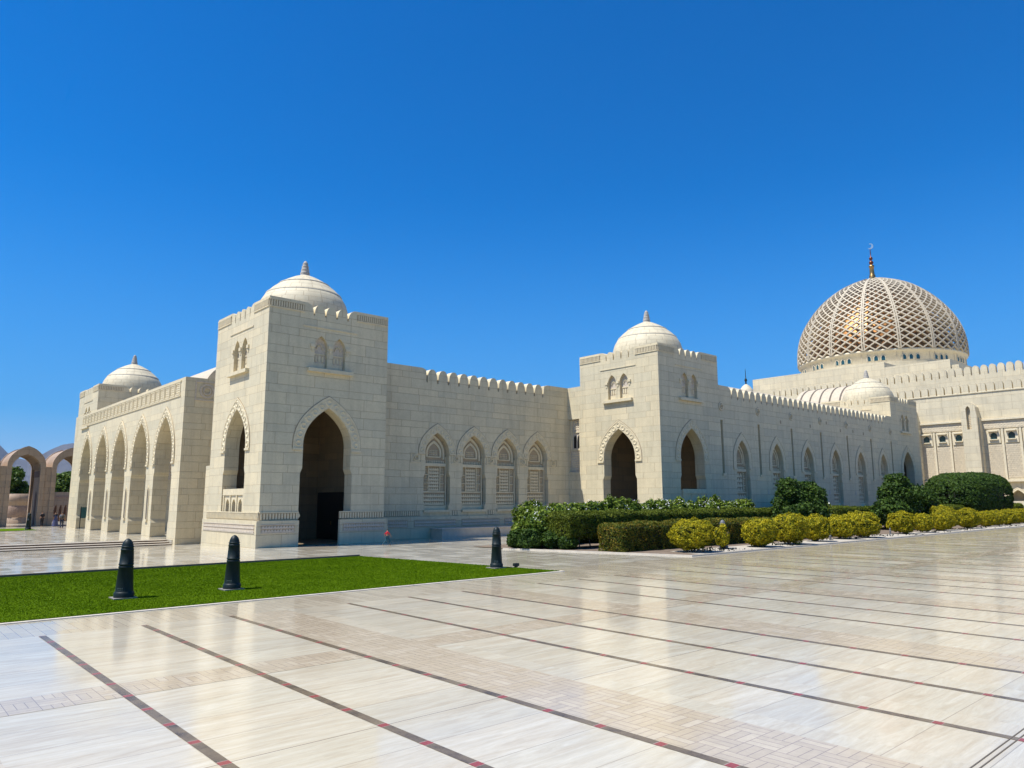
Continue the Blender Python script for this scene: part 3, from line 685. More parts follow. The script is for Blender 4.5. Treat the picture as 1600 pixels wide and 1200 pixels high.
for s in sl[1:-1]:
    v = MB(); fbox(v, F, s + .95, s + 1.25, 3.1, 3.5, .001, .02); v.build('vent', M['carved'], LW)
pb = MB(); fbox(pb, F, 0.01, L - .01, -.6, 1.5, .001, .2); pb.build('plinth', M['stone'], LW)
bk = MB(); bk.box(53.6 - 71, 89.6 - 71, 7.4, 8.1, -.5, 11.2); bk.build('back_wall', M['stone'], LW)

def vault(label, along, a0, a1, c, r, zc, ribs, name='vaulted_roof'):
    root = thing(name, label, 'roof', ((a0 + a1) / 2 if along == 'x' else c, c if along == 'x' else (a0 + a1) / 2, 0))
    ox, oy, _ = root.location
    def pt(a, th, rr):
        s, z = rr * math.cos(th), zc + rr * .82 * math.sin(th)
        return (a - ox, c + s - oy, z) if along == 'x' else (c + s - ox, a - oy, z)
    N = 20
    def shell(b0, b1, rr, nm, mat, par):
        mb = MB(); vs = [pt(b, math.pi * i / N, rr) for b in (b0, b1) for i in range(N + 1)]
        mb.add(vs, [(i, i + 1, i + N + 2, i + N + 1) for i in range(N)], True)
        mb.add([pt(b0, math.pi * i / N, rr) for i in range(N + 1)], [tuple(range(N + 1))]); mb.add([pt(b1, math.pi * i / N, rr) for i in range(N + 1)], [tuple(range(N + 1))])
        return mb.build(nm, mat, par)
    shell(a0, a1, r, 'vault', M['lead'], root)
    for i in range(ribs):
        b = a0 + (a1 - a0) * (i + .5) / ribs; shell(b - .09, b + .09, r + .06, 'rib', M['groove'], root)
    w = MB()
    if along == 'x': w.box(a0 - ox, a1 - ox, c - r - oy, c + r - oy, zc - 1.6, zc)
    else: w.box(c - r - ox, c + r - ox, a0 - oy, a1 - oy, zc - 1.6, zc)
    w.build('base', M['stone'], root)
    return root
for u, z in ((10.2, 9.75), (16.0, 9.75), (19.5, 10.3), (22.6, 9.7), (25.6, 9.8), (28.2, 9.7)):
    v = MB(); fbox(v, F, u - .12, u + .12, z - .15, z + .15, .001, .012); v.build('vent', M['niche'], LW)
vault('pale barrel vault roof seen over the long wall battlements', 'x', 53.6, 89.6, 37.8, 2.6, 11.1, 0)
vault('pale barrel vault with dark ribs rising just left of the farthest small dome', 'y', 40.3, 47.0, 97.0, 4.3, 13.9, 5)
vault('pale vaulted roof slope just left of the nearest tower', 'y', 55.92, 80.0, 22.7, 3.9, 10.5, 0)
# side gallery north of third tower (carries that vault)
sg = thing('side_gallery', 'plain stone gallery body behind the farthest small domed tower', 'building', (97.0, 50, 0))
g_ = MB(); g_.box(-4, 4, -8.0, 9, -.5, 12.05); g_.build('wall', M['stone'], sg)

# ------------------------------------------------------------ arcade
AR = thing('arcade', 'sunlit stone arcade of five tall pointed arches with carved frieze, left of nearest tower', 'arcade', (17.3, 55, 0))
F = Frame((0, 0, 0), (0, 1, 0), (-1, 0, 0)); AL = 35.2; roofz = 11.62
ac = [3.95 + 6.26 * i for i in range(5)]
def ar_open(c): return list(reversed(arch(c, 2.03, -.5, 5.9, 9.02, (4.55, .14), 10, 1.0)))
out = [(0, -.6)]
for c in ac: out += [(a, b) for a, b in ar_open(c)]
out += [(AL, -.6), (AL, roofz), (0, roofz)]
wb = MB(); slab(wb, F, out, [], 0, -1.1); wb.build('wall', M['stone'], AR)
for c in ac: surround(AR, F, c, 2.03, 2.58, 5.5, 5.9, 9.02, 9.74, n=.05)
fz = MB(); fbox(fz, F, .9, 31.9, 11.36, 11.46, .001, .06); fbox(fz, F, .9, 31.9, 10.28, 10.36, .001, .06); fz.build('frieze_moulding', M['trim'], AR)
np_ = 25; pw = 30.9 / np_
for i in range(np_):
    a = MB(); u = .95 + pw * i
    slab(a, F, rect(u + .08, u + pw - .08, 10.4, 11.32), [rect(u + .16, u + pw - .16, 10.48, 11.24)], .05, .001)
    teeth(a, F, u + .24, u + pw - .24, 10.53, 11.2, .17, .17, .001, .06); a.build('frieze_panel', M['trim'], AR)
for i in range(4):
    c = (ac[i] + ac[i + 1]) / 2; a = MB(); slab(a, F, arch(c, .2, 1.25, 3.2, 3.75, None, 6), (), .012, .001); nn = a.build('pillar_niche', M['groove'], AR)
    b = MB(); slab(b, F, ring_band(c, .2, .27, 1.25, 3.2, 3.75, 3.86, 6), (), .05, .001); fbox(b, F, c - .3, c + .3, 1.08, 1.24, .001, .12); b.build('niche_frame', M['trim'], nn)
# side wall facing the camera
Fs = Frame((0, 0, 0), (1, 0, 0), (0, -1, 0))
wb = MB(); wb.box(1.1, 8.2, 0.0, .9, -.6, roofz); wb.build('side_wall', M['stone'], AR)
r_ = MB()
for u in (1.55, 3.5, 5.4):
    slab(r_, Fs, rect(u - .85, u + .85, 9.95, 11.4), [rect(u - .75, u + .75, 10.05, 11.3)], .05, .001); rosette(r_, Fs, u, 10.68, .55, .001)
r_.build('rosette_panel', M['carved'], AR)
# inner wall with blind arches
Fi = Frame((4.6, 0, 0), (0, 1, 0), (-1, 0, 0))
wb = MB(); wb.box(4.6, 5.4, .9, AL, -.6, roofz - .3); wb.box(5.4, 8.2, .9, AL, -.6, roofz - .3); wb.build('inner_wall', M['stone'], AR)
ce = MB(); ce.box(1.1, 4.6, .9, AL, 10.6, roofz - .01); ce.build('roof', M['stone'], AR)
for i, c in enumerate(ac):
    a = MB(); slab(a, Fi, arch(c, 1.5, 4.6, 6.2, 8.6, None, 8), (), .02, .001); teeth(a, Fi, c - 1.2, c + 1.2, 4.8, 6.6, .25, .3, .02, .06)
    q = a.build('blind_arch', M['carved'], AR); b = MB(); slab(b, Fi, ring_band(c, 1.5, 1.7, 4.6, 6.2, 8.6, 8.85, 8), (), .09, .001); b.build('blind_arch_frame', M['trim'], q)
# cross arches inside, and the link block to the nearest tower
for c in [0.9 + 6.26 * i for i in range(1, 5)]:
    pass
LB = tag(MB().box(17.85, 25.4, 49.27, 51.3, -.6, 5.0).build('link_wall', M['stone']), 'low plain stone block in the shaded gap between nearest tower and arcade', 'wall')
# green notice board inside the last arch
nb = thing('notice_board', 'dark green notice board on posts in the farthest arch of the arcade', 'board', (17.95, 85.2, TZ))
a = MB(); a.box(-.42, .42, -.04, .04, 1.05, 2.15); a.build('panel', M['teal'], nb)
for s in (-1, 1):
    a = MB(); a.box(s * .46 - .035, s * .46 + .035, -.045, .045, 0, 2.2); a.build('post', M['green_metal'], nb)

# ------------------------------------------------------------ low marble bench wall
lb = thing('marble_bench', 'long low pale marble bench wall in front of the blind windows', 'bench', (38, 42.3, 0))
a = MB(); a.box(-7.2, 6.2, -.6, .8, -.1, .62); a.build('body', M['lightstone'], lb)
a = MB(); a.box(-7.27, 6.25, -.66, .8, .622, .70); a.build('top', M['kerb'], lb)

# ------------------------------------------------------------ prayer hall with the great dome
HX = 119.
PH = thing('prayer_hall', 'huge pale marble prayer hall with great latticed dome at the right', 'building', (HX, 40, 0))
F = Frame((0, -28, 0), (0, 1, 0), (-1, 0, 0))         # u = Y - 12
U = lambda y: y - 12.
wb = MB()
slab(wb, F, rect(0, 60, 5.2, 17.85), [], 0, -1.5)
slab(wb, F, rect(0, 60, -.5, 5.2), [arch(U(29.05), .95, 0, 2.5, 3.85, None, 8), arch(U(22.5), .95, 0, 2.5, 3.85, None, 8), arch(U(37.6), .95, 0, 2.5, 3.85, None, 8)], .001, -1.5)
slab(wb, F, rect(0, 57, 17.85, 20.7), [], -2.6, -4.0)
wb.box(1.5, 84, -28, 32, -.5, 17.0)
wb.box(4., 84, -27, 29, 16.9, 20.2)
wb.build('wall', M['hall'], PH)
le = MB(); fbox(le, F, 0, 60, 5.0, 5.3, .002, .5); fbox(le, F, 0, 60, 13.6, 13.85, .002, .35); fbox(le, F, 0, 60, 17.7, 17.84, .002, .12); le.build('ledge', M['halltrim'], PH)
fr = MB(); fbox(fr, F, 0, 60, 12.45, 13.55, .002, .12); teeth(fr, F, U(20), U(43), 12.5, 13.5, .4, .33, .12, .03); fr.build('frieze', M['hallrelief'], PH)
for j, (n0, n1, z0, zt, c0) in enumerate(((-.002, -.6, 17.852, 19.25, U(20.2)), (-2.602, -3.2, 20.702, 22.1, U(20.4)))):
    cnt = 24 if j == 0 else 43
    for i in range(cnt):
        mb = MB(); slab(mb, F, merlon_outline(c0 + 1.08 * i, .89, z0, zt), (), n0, n1); mb.build('merlon', M['hall'], PH)
def buttress(yc, w=2.0):
    b = MB(); u = U(yc); n = 1.7
    slab(b, F, [(u - w / 2, -.2), (u + w / 2, -.2), (u + w / 2, 14.2), (u + w * .42, 15.6), (u + w * .2, 16.15), (u, 16.3), (u - w * .2, 16.15), (u - w * .42, 15.6), (u - w / 2, 14.2)], [arch(u + .05, .28, 12.4, 15.2, 15.75, None, 6)], n, .002)
    fbox(b, F, u - w / 2 - .12, u - w / 2 - .002, 5.4, 14.0, .002, 1.2)
    bo = b.build('buttress', M['hall'], PH)
    g2 = MB(); slab(g2, F, arch(u + .05, .28, 12.4, 15.2, 15.75, None, 6), (), n - .5, n - .6); teeth(g2, F, u - .2, u + .3, 12.5, 15.3, .22, .25, n - .5, .1); g2.build('lancet', M['hallrelief'], bo)
buttress(33.6); buttress(41.9, 2.4); buttress(22.3, 2.0)
for yc, bay in ((31.2, 1), (29.05, 1), (26.9, 1), (24.7, 1), (35.6, 1), (37.75, 1), (39.9, 1)):
    u = U(yc)
    wbm = MB(); slab(wbm, F, rect(u - .8, u + .8, 10.4, 12.3), [arch(u, .42, 10.95, 11.45, 11.9, None, 6)], .14, .002); fbox(wbm, F, u - .62, u + .62, 12.0, 12.15, .14, .5); fbox(wbm, F, u - .55, u + .55, 10.82, 10.93, .14, .34)
    wf = wbm.build('window_frame', M['halltrim'], PH)
    gl = MB(); slab(gl, F, arch(u, .418, 10.952, 11.45, 11.897, None, 6), (), .03, .003); gl.build('pane', M['glass'], wf)
    rp = MB(); fbox(rp, F, u - .92, u + .92, 5.5, 10.2, .002, .03)
    for j in range(17):
        for i in range(5): fbox(rp, F, u - .88 + (j % 2) * .16 + i * .33, u - .88 + (j % 2) * .16 + i * .33 + .27, 5.6 + j * .27, 5.6 + j * .27 + .2, .03, .05)
    rp.build('carved_panel', M['hallrelief'], PH)
for yc in (30.12, 27.97, 25.8, 36.68, 38.83):
    p_ = MB(); u = U(yc); N = 8; vs = []
    fbox(p_, F, u - .13, u + .13, 5.3, 12.35, .002, .22); p_.build('pilaster', M['halltrim'], PH)
for yc in (29.05, 22.5, 37.6): surround(PH, F, U(yc), .95, 1.3, 2.3, 2.5, 3.85, 4.2, False, M['halltrim'], .08)
a = MB(); a.box(-3.5, -.2, -12.5, -7.2, -.2, 2.35); tag(a.build('white_service_block', M['halltrim'], None, (HX, 40, 0)), 'low white stone block before the small arch of the great hall', 'block')
# tiers below the dome
DX, DY, DR = 37.9, 20.3, 15.5
tr = MB(); tr.box(7, 68, 7.7, 31.8, 19.5, 25.25); tr.box(7.02, 68, -2.1, 7.69, 19.5, 24.35); tr.box(7.3, 68, -3.2, -2.11, 19.5, 23.4); tr.build('roof_tier', M['hall'], PH)
tr = MB(); tr.lathe([(15.45, 22.0), (15.45, 28.3)], 64, (DX, DY, 0), False); tr.build('dome_base', M['hall'], PH)
dmroot_prof = [(15.3, 27.6), (15.3, 30.15), (15.75, 30.35), (15.75, 30.75), (15.2, 30.8)]
# drum with small arched windows
dm = MB(); dm.lathe(dmroot_prof, 96, (0, 0, 0)); DO = dm.build('drum', M['halltrim'], PH, (DX, DY, 0))
for i in range(16):
    for k in (-1, 0, 1):
        a = R(9.3 + 22.5 * i + 11.25 + k * 4.6) + math.atan2(-DY - 40, -(HX + DX))
        if math.cos(a - math.atan2(-DY - 40, -(HX + DX))) < .05: continue
        ca, sa = math.cos(a), math.sin(a); Fd = Frame((15.28 * ca, 15.28 * sa, 0), (-sa, ca, 0), (ca, sa, 0))
        w_ = MB(); slab(w_, Fd, ring_band(0, .33, .44, 28.65, 29.15, 29.62, 29.75, 5), (), .12, -.1); fr_ = w_.build('drum_window', M['halltrim'], DO)
        g2 = MB(); slab(g2, Fd, arch(0, .33, 28.65, 29.15, 29.62, None, 5), (), .04, -.1); g2.build('pane', M['glass'], fr_)
for i in range(32):
    a = R(22.5 * (i // 2) + (-1.9 if i % 2 else 1.9)) + math.atan2(-DY - 40, -(HX + DX)) - R(9.3)
    ca, sa = math.cos(a), math.sin(a)
    if math.cos(a - math.atan2(-DY - 40, -(HX + DX))) < -.1: continue
    Fd = Frame((15.28 * ca, 15.28 * sa, 0), (-sa, ca, 0), (ca, sa, 0)); w_ = MB(); fbox(w_, Fd, -.05, .05, 27.8, 30.1, -.1, .07); w_.build('pilaster', M['hallrelief'], DO)
def dprof(s):
    """s 0..1 from springing to apex -> (r, z)"""
    pts = [(0, 1.0, 0), (.14, 1.0, .14), (.28, .975, .27), (.40, .93, .385), (.52, .85, .51), (.64, .725, .66), (.75, .585, .78), (.84, .45, .862), (.92, .27, .94), (1., .03, 1.)]
    for a, b in zip(pts[:-1], pts[1:]):
        if s <= b[0]: t = (s - a[0]) / (b[0] - a[0]); return (a[1] + t * (b[1] - a[1])) * DR, 30.7 + (a[2] + t * (b[2] - a[2])) * 17.95
    return .03 * DR, 48.65
pp = [dprof(i / 60) for i in range(61)]
# smooth the profile
for _ in range(30): pp = [pp[0]] + [tuple((pp[i - 1][k] + 2 * pp[i][k] + pp[i + 1][k]) / 4 for k in (0, 1)) for i in range(1, 60)] + [pp[-1]]
def prof(s):
    x = min(max(s, 0), 1) * 60; i = min(int(x), 59); t = x - i; return tuple(pp[i][k] + t * (pp[i + 1][k] - pp[i][k]) for k in (0, 1))
ind = MB(); ind.lathe([(max(r - 2.1, .05), z - 1.1) for r, z in pp[:58]], 96, (DX, DY, 0)); ind.build('inner_dome', M['gold'], PH)
def strips(curves, w, th, name, mat):
    mb = MB()
    for cv in curves:
        pts = []
        for a, s in cv:
            r, z = prof(s); pts.append(Vector((r * math.cos(a), r * math.sin(a), z)))
        nr = []
        for i, (a, s) in enumerate(cv):
            r0, z0 = prof(s - .01); r1, z1 = prof(s + .01); tz = Vector(((r1 - r0) * math.cos(a), (r1 - r0) * math.sin(a), z1 - z0)).normalized(); e = Vector((-math.sin(a), math.cos(a), 0)); nr.append(e.cross(tz).normalized())
        vs = []
        for i, p in enumerate(pts):
            t = (pts[min(i + 1, len(pts) - 1)] - pts[max(i - 1, 0)]).normalized(); sd_ = t.cross(nr[i]).normalized() * w / 2; n = nr[i] * th
            vs += [p + sd_, p + sd_ + n, p - sd_ + n, p - sd_]
        fs = []
        for i in range(len(pts) - 1):
            for q in range(4): fs.append((i * 4 + q, i * 4 + (q + 1) % 4, i * 4 + 4 + (q + 1) % 4, i * 4 + 4 + q))
        mb.add(vs, fs)
    return mb.build(name, mat, PH, (DX, DY, 0))
A0 = math.atan2(-DY - 40, -(HX + DX)) - R(9.3) + R(0)
ROWS = 29.; ST = .90
cur = []
for i in range(48):
    for sg_ in (-1, 1):
        cv = []
        for k in range(0, 81):
            s = ST * k / 80; x = s / ST; cv.append((A0 + R(7.5) * (i + sg_ * (x * .72 + x * x * .28) * ROWS * .5), s))
        cur.append(cv)
strips(cur, .225, .45, 'lattice', M['lattice'])
for i in range(16):
    strips([[(A0 + R(22.5) * i + d, .965 * k / 40) for k in range(41)] for d in (-.012, .012)], .22, .5, 'rib', M['lattice'])
cp = MB(); cp.lathe([(r + .2, z + .1) for r, z in pp[57:60]] + [(.3, 48.95)], 48, (DX, DY, 0)); cp.build('dome_cap', M['halltrim'], PH)
rr_, rz_ = prof(.90); rg = MB(); rg.lathe([(rr_ - .1, rz_ - .1), (rr_ + .35, rz_ - .1), (rr_ + .3, rz_ + .2), (rr_ - .15, rz_ + .25)], 64, (DX, DY, 0), cap=False); rg.build('dome_ring', M['halltrim'], PH)
fi = MB(); fi.lathe([(.62, 48.7), (.62, 49.6), (.5, 49.8), (.42, 51.3), (.5, 51.4), (.55, 51.8), (.32, 51.9), (.25, 52.0)], 20, (DX, DY, 0)); fo = fi.build('finial', M['brass'], PH)
fi = MB(); fi.lathe([(.05, 52.0), (.32, 52.15), (.46, 52.45), (.32, 52.8), (.1, 52.95), (.1, 53.0), (.28, 53.12), (.38, 53.4), (.28, 53.65), (.08, 53.8), (.09, 54.6), (.06, 55.6)], 16, (DX, DY, 0)); fi.build('finial_balls', M['bronze'], fo)
cm = MB(); vs = []; N = 18
for i in range(N + 1):
    a = R(75 + 250 * i / N); wd = .17 * math.sin(math.pi * i / N) + .01
    for dr in (-wd, wd): vs += [Vector((0, (.52 + dr) * math.cos(a), 56.15 + (.52 + dr) * math.sin(a)))]
vv = [(DX + x, DY + y, z) for x in (-.06, .06) for _, y, z in vs]; K = 2 * (N + 1); fs = []
for i in range(N): fs += [(2 * i, 2 * i + 1, 2 * i + 3, 2 * i + 2), (K + 2 * i, K + 2 * i + 2, K + 2 * i + 3, K + 2 * i + 1), (2 * i, 2 * i + 2, K + 2 * i + 2, K + 2 * i), (2 * i + 1, K + 2 * i + 1, K + 2 * i + 3, 2 * i + 3)]
cm.add(vv, fs); cm.build('crescent', M['silver'], fo)
# distant minaret tip
mn = thing('minaret_tip', 'small distant dome with thin spire just above the long wall battlements', 'minaret', (203, 118, 0))
a = MB(); a.lathe([(2.3, 0), (2.3, 35.0), (2.0, 36.2), (1.1, 37.4), (.3, 38.0)], 24); a.build('tower', M['hall'], mn)
a = MB(); a.lathe([(.25, 38.0), (.2, 38.8), (.42, 39.1), (.38, 39.6), (.12, 39.9), (.09, 42.0), (.02, 43.0)], 10); a.build('spire', M['green_metal'], mn)

# ------------------------------------------------------------ pink arches at the far left
def arch_outline2(c, w, z0, zs, za): return [(c + w, z0)] + arc_pts(c, w, zs, za, 12, 2.0, .72) + [(c - w, z0)]
def pink_arch(x, label):
    root = thing('stone_arch', label, 'arch', (x, 97, TZ), 'row of pink vaulted arches')
    F = Frame((0, 0, 0), (1, 0, 0), (0, -1, 0))
    for nm, y0, dep in (('front_frame', 0., .55), ('back_frame', 5.6, .55)):
        Fq = Frame((0, y0, 0), (1, 0, 0), (0, -1, 0)); mb = MB()
        o_ = arch_outline2(0, 1.82, -.4, 6.75, 8.88); i_ = list(reversed(arch_outline2(0, 1.36, -.4, 6.5, 7.95)))
        slab(mb, Fq, o_ + i_, (), .0, -dep); mb.build(nm, M['pink'], root)
    # barrel between the frames, with inner ribs
    mb = MB(); Fq = Frame((0, .55, 0), (1, 0, 0), (0, -1, 0))
    slab(mb, Fq, [(1.76, 6.3)] + arc_pts(0, 1.76, 6.75, 8.78, 12, 2.0, .72) + [(-1.76, 6.3)] + [(-1.6, 6.3)] + list(reversed(arc_pts(0, 1.6, 6.6, 8.4, 12, 2., .72))) + [(1.6, 6.3)], (), 0, -5.05); mb.build('barrel', M['pink'], root)
    for i in range(6):
        mb = MB(); Fr = Frame((0, 1.1 + .75 * i, 0), (1, 0, 0), (0, -1, 0))
        slab(mb, Fr, [(1.598, 6.4)] + arc_pts(0, 1.598, 6.6, 8.398, 12, 2.0, .72) + [(-1.598, 6.4)] + [(-1.4, 6.4)] + list(reversed(arc_pts(0, 1.4, 6.5, 8.0, 12, 2., .72))) + [(1.4, 6.4)], (), 0, -.3); mb.build('rib', M['pink'], root)
    pr_ = MB()
    for s in (-1,): pr_.box(1.62, 2.65, .12, 5.9, -.4, 6.6)
    pr_.build('pier', M['pink'], root)
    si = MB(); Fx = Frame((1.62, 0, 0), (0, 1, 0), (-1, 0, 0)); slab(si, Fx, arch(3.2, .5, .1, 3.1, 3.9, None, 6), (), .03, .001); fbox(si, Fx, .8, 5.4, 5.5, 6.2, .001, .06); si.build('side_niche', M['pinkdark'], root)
    return root
pink_arch(14.22, 'pink stone vaulted arch, whole one at far left beside the smaller half hidden arch')
pink_arch(18.49, 'pink stone vaulted arch partly hidden behind the far left end of the arcade')
pink_arch(9.95, 'pink stone vaulted arch cut off by the left photo edge')
rw = thing('round_wall', 'round pink stone tower wall seen through the far left arch', 'wall', (15.9, 112, TZ))
a = MB(); a.lathe([(1.75, -.4), (1.75, .5), (1.68, .55), (1.68, 2.5), (1.75, 2.55), (1.75, 3.65), (1.6, 3.7)], 40); a.build('wall', M['pink'], rw)
a = MB(); a.lathe([(1.685, .8), (1.70, .82), (1.70, 2.2), (1.685, 2.22)], 40, cap=False); a.build('carved_band', M['pinkrelief'], rw)
pa = thing('pink_arcade', 'low pink stone arcade wall behind the walking people', 'arcade', (23, 124, TZ))
F = Frame((-3, 0, 0), (1, 0, 0), (0, -1, 0)); mb = MB(); pcs = [.35 + .62 * i for i in range(11)]
slab(mb, F, rect(0, 7.5, -.7, 4.1), [arch(c, .22, -.4, 1.3, 2.3, None, 6) for c in pcs], 0, -.5); mb.build('wall', M['pink'], pa)
mb = MB(); fbox(mb, F, 0, 7.5, 3.2, 3.6, .001, .04); teeth(mb, F, 0.1, 7.4, 3.25, 3.55, .2, .2, .04, .04); mb.build('frieze', M['pinkrelief'], pa)
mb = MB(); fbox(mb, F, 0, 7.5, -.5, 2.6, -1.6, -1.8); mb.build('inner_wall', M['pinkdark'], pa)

# ------------------------------------------------------------ bollards
def bollard(loc, label, sc=1., grey=False, louvre=True, group='cast iron bollards'):
    root = thing('bollard', label, 'bollard', loc, group); root.scale = (sc * .92, sc * .92, sc)
    mt = M['grey_metal'] if grey else M['green_metal']
    b = MB(); b.lathe([(.275, .03), (.275, .14), (.262, .16), (.255, .17), (.245, .18), (.24, .20), (.198, .80), (.205, .81), (.205, .835), (.19, .845), (.19, .868), (.205, .878), (.205, .905), (.193, .912), (.172, 1.26), (.178, 1.268), (.18, 1.295), (.166, 1.302), (.164, 1.335), (.172, 1.342), (.172, 1.362), (.158, 1.37), (.156, 1.39)], 32)
    b.build('body', mt, root)
    d = MB(); d.lathe([(.156, 1.39), (.15, 1.42), (.136, 1.46), (.11, 1.505), (.078, 1.54), (.045, 1.56), (.02, 1.572), (.002, 1.578)], 28); d.build('cap', mt, root)
    if louvre:
        for k in range(11):
            z = .94 + .028 * k; r = .193 - (z - .912) * .0603 + .005; s = MB(); N = 14; vs = []
            for i in range(N + 1):
                a = R(-95 + 90 * i / N)
                for rr, zz in ((r - .012, z), (r + .004, z), (r + .004, z + .010), (r - .012, z + .016)): vs.append((rr * math.cos(a), rr * math.sin(a), zz))
            s.add(vs, [(i * 4 + q, i * 4 + (q + 1) % 4, i * 4 + 4 + (q + 1) % 4, i * 4 + 4 + q) for i in range(N) for q in range(4)]); s.build('louvre', mt, root)
        v = MB()
        for i in range(5):
            for j in range(2):
                a = R(205 + 9 * i); r = .232; v.lathe([(.008, 0), (.008, .012)], 6, (r * math.cos(a), r * math.sin(a), .23 + .04 * j))
        v.build('vent_dots', M['silver'], root)
    p = MB(); p.box(-.33, .30, -.30, .30, -.02, .03); p.build('base_plate', M['padmat'], root)
    return root
bollard((5.75, 22.15, .035), 'dark green cast iron bollard on the lawn, nearest to the camera at left')
bollard((8.66, 22.12, .035), 'dark green cast iron bollard on the lawn in front of the nearest tower corner')
bollard((18.85, 21.98, .035), 'dark green cast iron bollard at the right tip of the lawn')
bollard((13.1, 85.2, TZ), 'small distant bollard on the terrace in front of the pink arches', 1.05, False, False)
bollard((35.35, 22.4, 0.0), 'small grey bollard rising from the sparse yellow shrub', .98, True, False, 'grey bollards among the round shrubs')
bollard((47.3, 22.1, 0.0), 'pale low grey bollard between the round yellow shrubs under the left dark tree', .33, True, False, 'grey bollards among the round shrubs')
bollard((57.9, 22.5, 0.0), 'pale low grey bollard left of the yellow shrub past the hedge end', .33, True, False, 'grey bollards among the round shrubs')
fl = thing('floodlight', 'small dark green ground floodlight beside the bollard at the lawn tip', 'lamp', (19.75, 21.85, .03))
a = MB(); a.box(-.11, .11, -.07, .07, .03, .14); a.build('housing', M['green_metal'], fl); a = MB(); a.box(-.05, .05, -.05, .05, -.02, .04); a.build('bracket', M['green_metal'], fl)

# ------------------------------------------------------------ foliage
def leaves(pts, nrm, size, name, mat, jitter=.8, aspect=1.7):
    n = len(pts); nrm = nrm + NR.normal(0, jitter, (n, 3)); nrm /= np.linalg.norm(nrm, axis=1)[:, None]
    t = NR.normal(0, 1, (n, 3)); t = np.cross(nrm, t); t /= np.linalg.norm(t, axis=1)[:, None]; s = np.cross(nrm, t)
    sz = size * NR.uniform(.6, 1.35, n)[:, None]
    v = np.stack([pts - t * sz * aspect / 2, pts + s * sz / 2, pts + t * sz * aspect / 2, pts - s * sz / 2], 1)
    return tri_mesh(name, v.reshape(-1, 3), n, 4, mat, NR.uniform(0, 1, n))
def fbm(p, sc, seed=0):
    """cheap smooth 3D noise: sum of sines"""
    r = np.random.RandomState(seed); o = np.zeros(len(p))
    for k in range(10):
        d = r.normal(0, 1, 3); d /= np.linalg.norm(d); o += np.sin(p @ d * sc * r.uniform(.6, 2.2) + r.uniform(0, 6.28)) / 10 ** .5
    return o
def sphere_pts(n):
    v = NR.normal(0, 1, (n, 3)); return v / np.linalg.norm(v, axis=1)[:, None]
def core_mesh(name, f, lo, hi, n, parent, mat):
    pass
def ball_mesh(w, h, n, size, mat, seed, z0=.06):
    d = sphere_pts(n); ln = 1 + .075 * fbm(d, 4., seed) + .07 * fbm(d, 10., seed + 1)
    depth = NR.beta(3.6, 1.3, n)
    e = .88; dd = np.sign(d) * np.abs(d) ** e; dd /= np.linalg.norm(np.abs(dd) ** 1.0, axis=1)[:, None] ** .9
    p = dd * (ln * (.75 + .25 * depth))[:, None] * np.array([w / 2, w / 2, (h - z0) / 2]); p[:, 2] += z0 + (h - z0) / 2
    return leaves(p, d, size, 'foliage', mat)
def core(parent, w, h, z0, mat=None):
    m = MB(); m.lathe([(.02, z0 + .05)] + [(w / 2 * .80 * math.sin(a), z0 + (h - z0) / 2 - (h - z0) / 2 * .80 * math.cos(a)) for a in [math.pi * i / 10 for i in range(1, 10)]] + [(.02, h - .1)], 16); return m.build('shade_core', M['core'], parent)
def stems(parent, n, r, h, th=.022, mat=None, name='stem'):
    m = MB()
    for i in range(n):
        a = random.uniform(0, 6.28); b = a + random.uniform(-.5, .5); p0 = Vector((r * .4 * math.cos(a), r * .4 * math.sin(a), -.05)); p1 = Vector((r * math.cos(b), r * math.sin(b), h))
        tube(m, [p0, (p0 + p1) / 2 + Vector((random.uniform(-.03, .03), random.uniform(-.03, .03), 0)), p1], [th, th * .85, th * .6], 5)
    return m.build(name, mat or M['bark'], parent)
def tube(mb, pts, rad, n=6):
    vs = []; pts = [Vector(p) for p in pts]
    for i, p in enumerate(pts):
        t = (pts[min(i + 1, len(pts) - 1)] - pts[max(i - 1, 0)]).normalized(); a = t.orthogonal().normalized(); b = t.cross(a)
        for q in range(n): vs.append(p + a * rad[i] * math.cos(6.2832 * q / n) + b * rad[i] * math.sin(6.2832 * q / n))
    mb.add(vs, [(i * n + q, i * n + (q + 1) % n, (i + 1) * n + (q + 1) % n, (i + 1) * n + q) for i in range(len(pts) - 1) for q in range(n)] + [tuple(range((len(pts) - 1) * n, len(pts) * n))], True)
# garden bed: soil with a pale marble edge and paved strip under the round shrubs
BED = [(29.6, 20.5), (130, 20.5), (130, 33.4), (26.8, 33.4), (26.8, 30.6)]
sheet('garden_soil', BED, .03, M['soil'])
sheet('garden_paving', [(30.6, 20.75), (130, 20.75), (130, 22.9), (31.2, 22.9)], .04, M['concrete'])
strip('garden_kerb', [(130, 20.46), (29.55, 20.46)], .10, .058, M['kerb'], .2)
strip('garden_kerb', [(29.55, 20.40), (26.72, 30.6)], .10, .06, M['kerb'], .2)

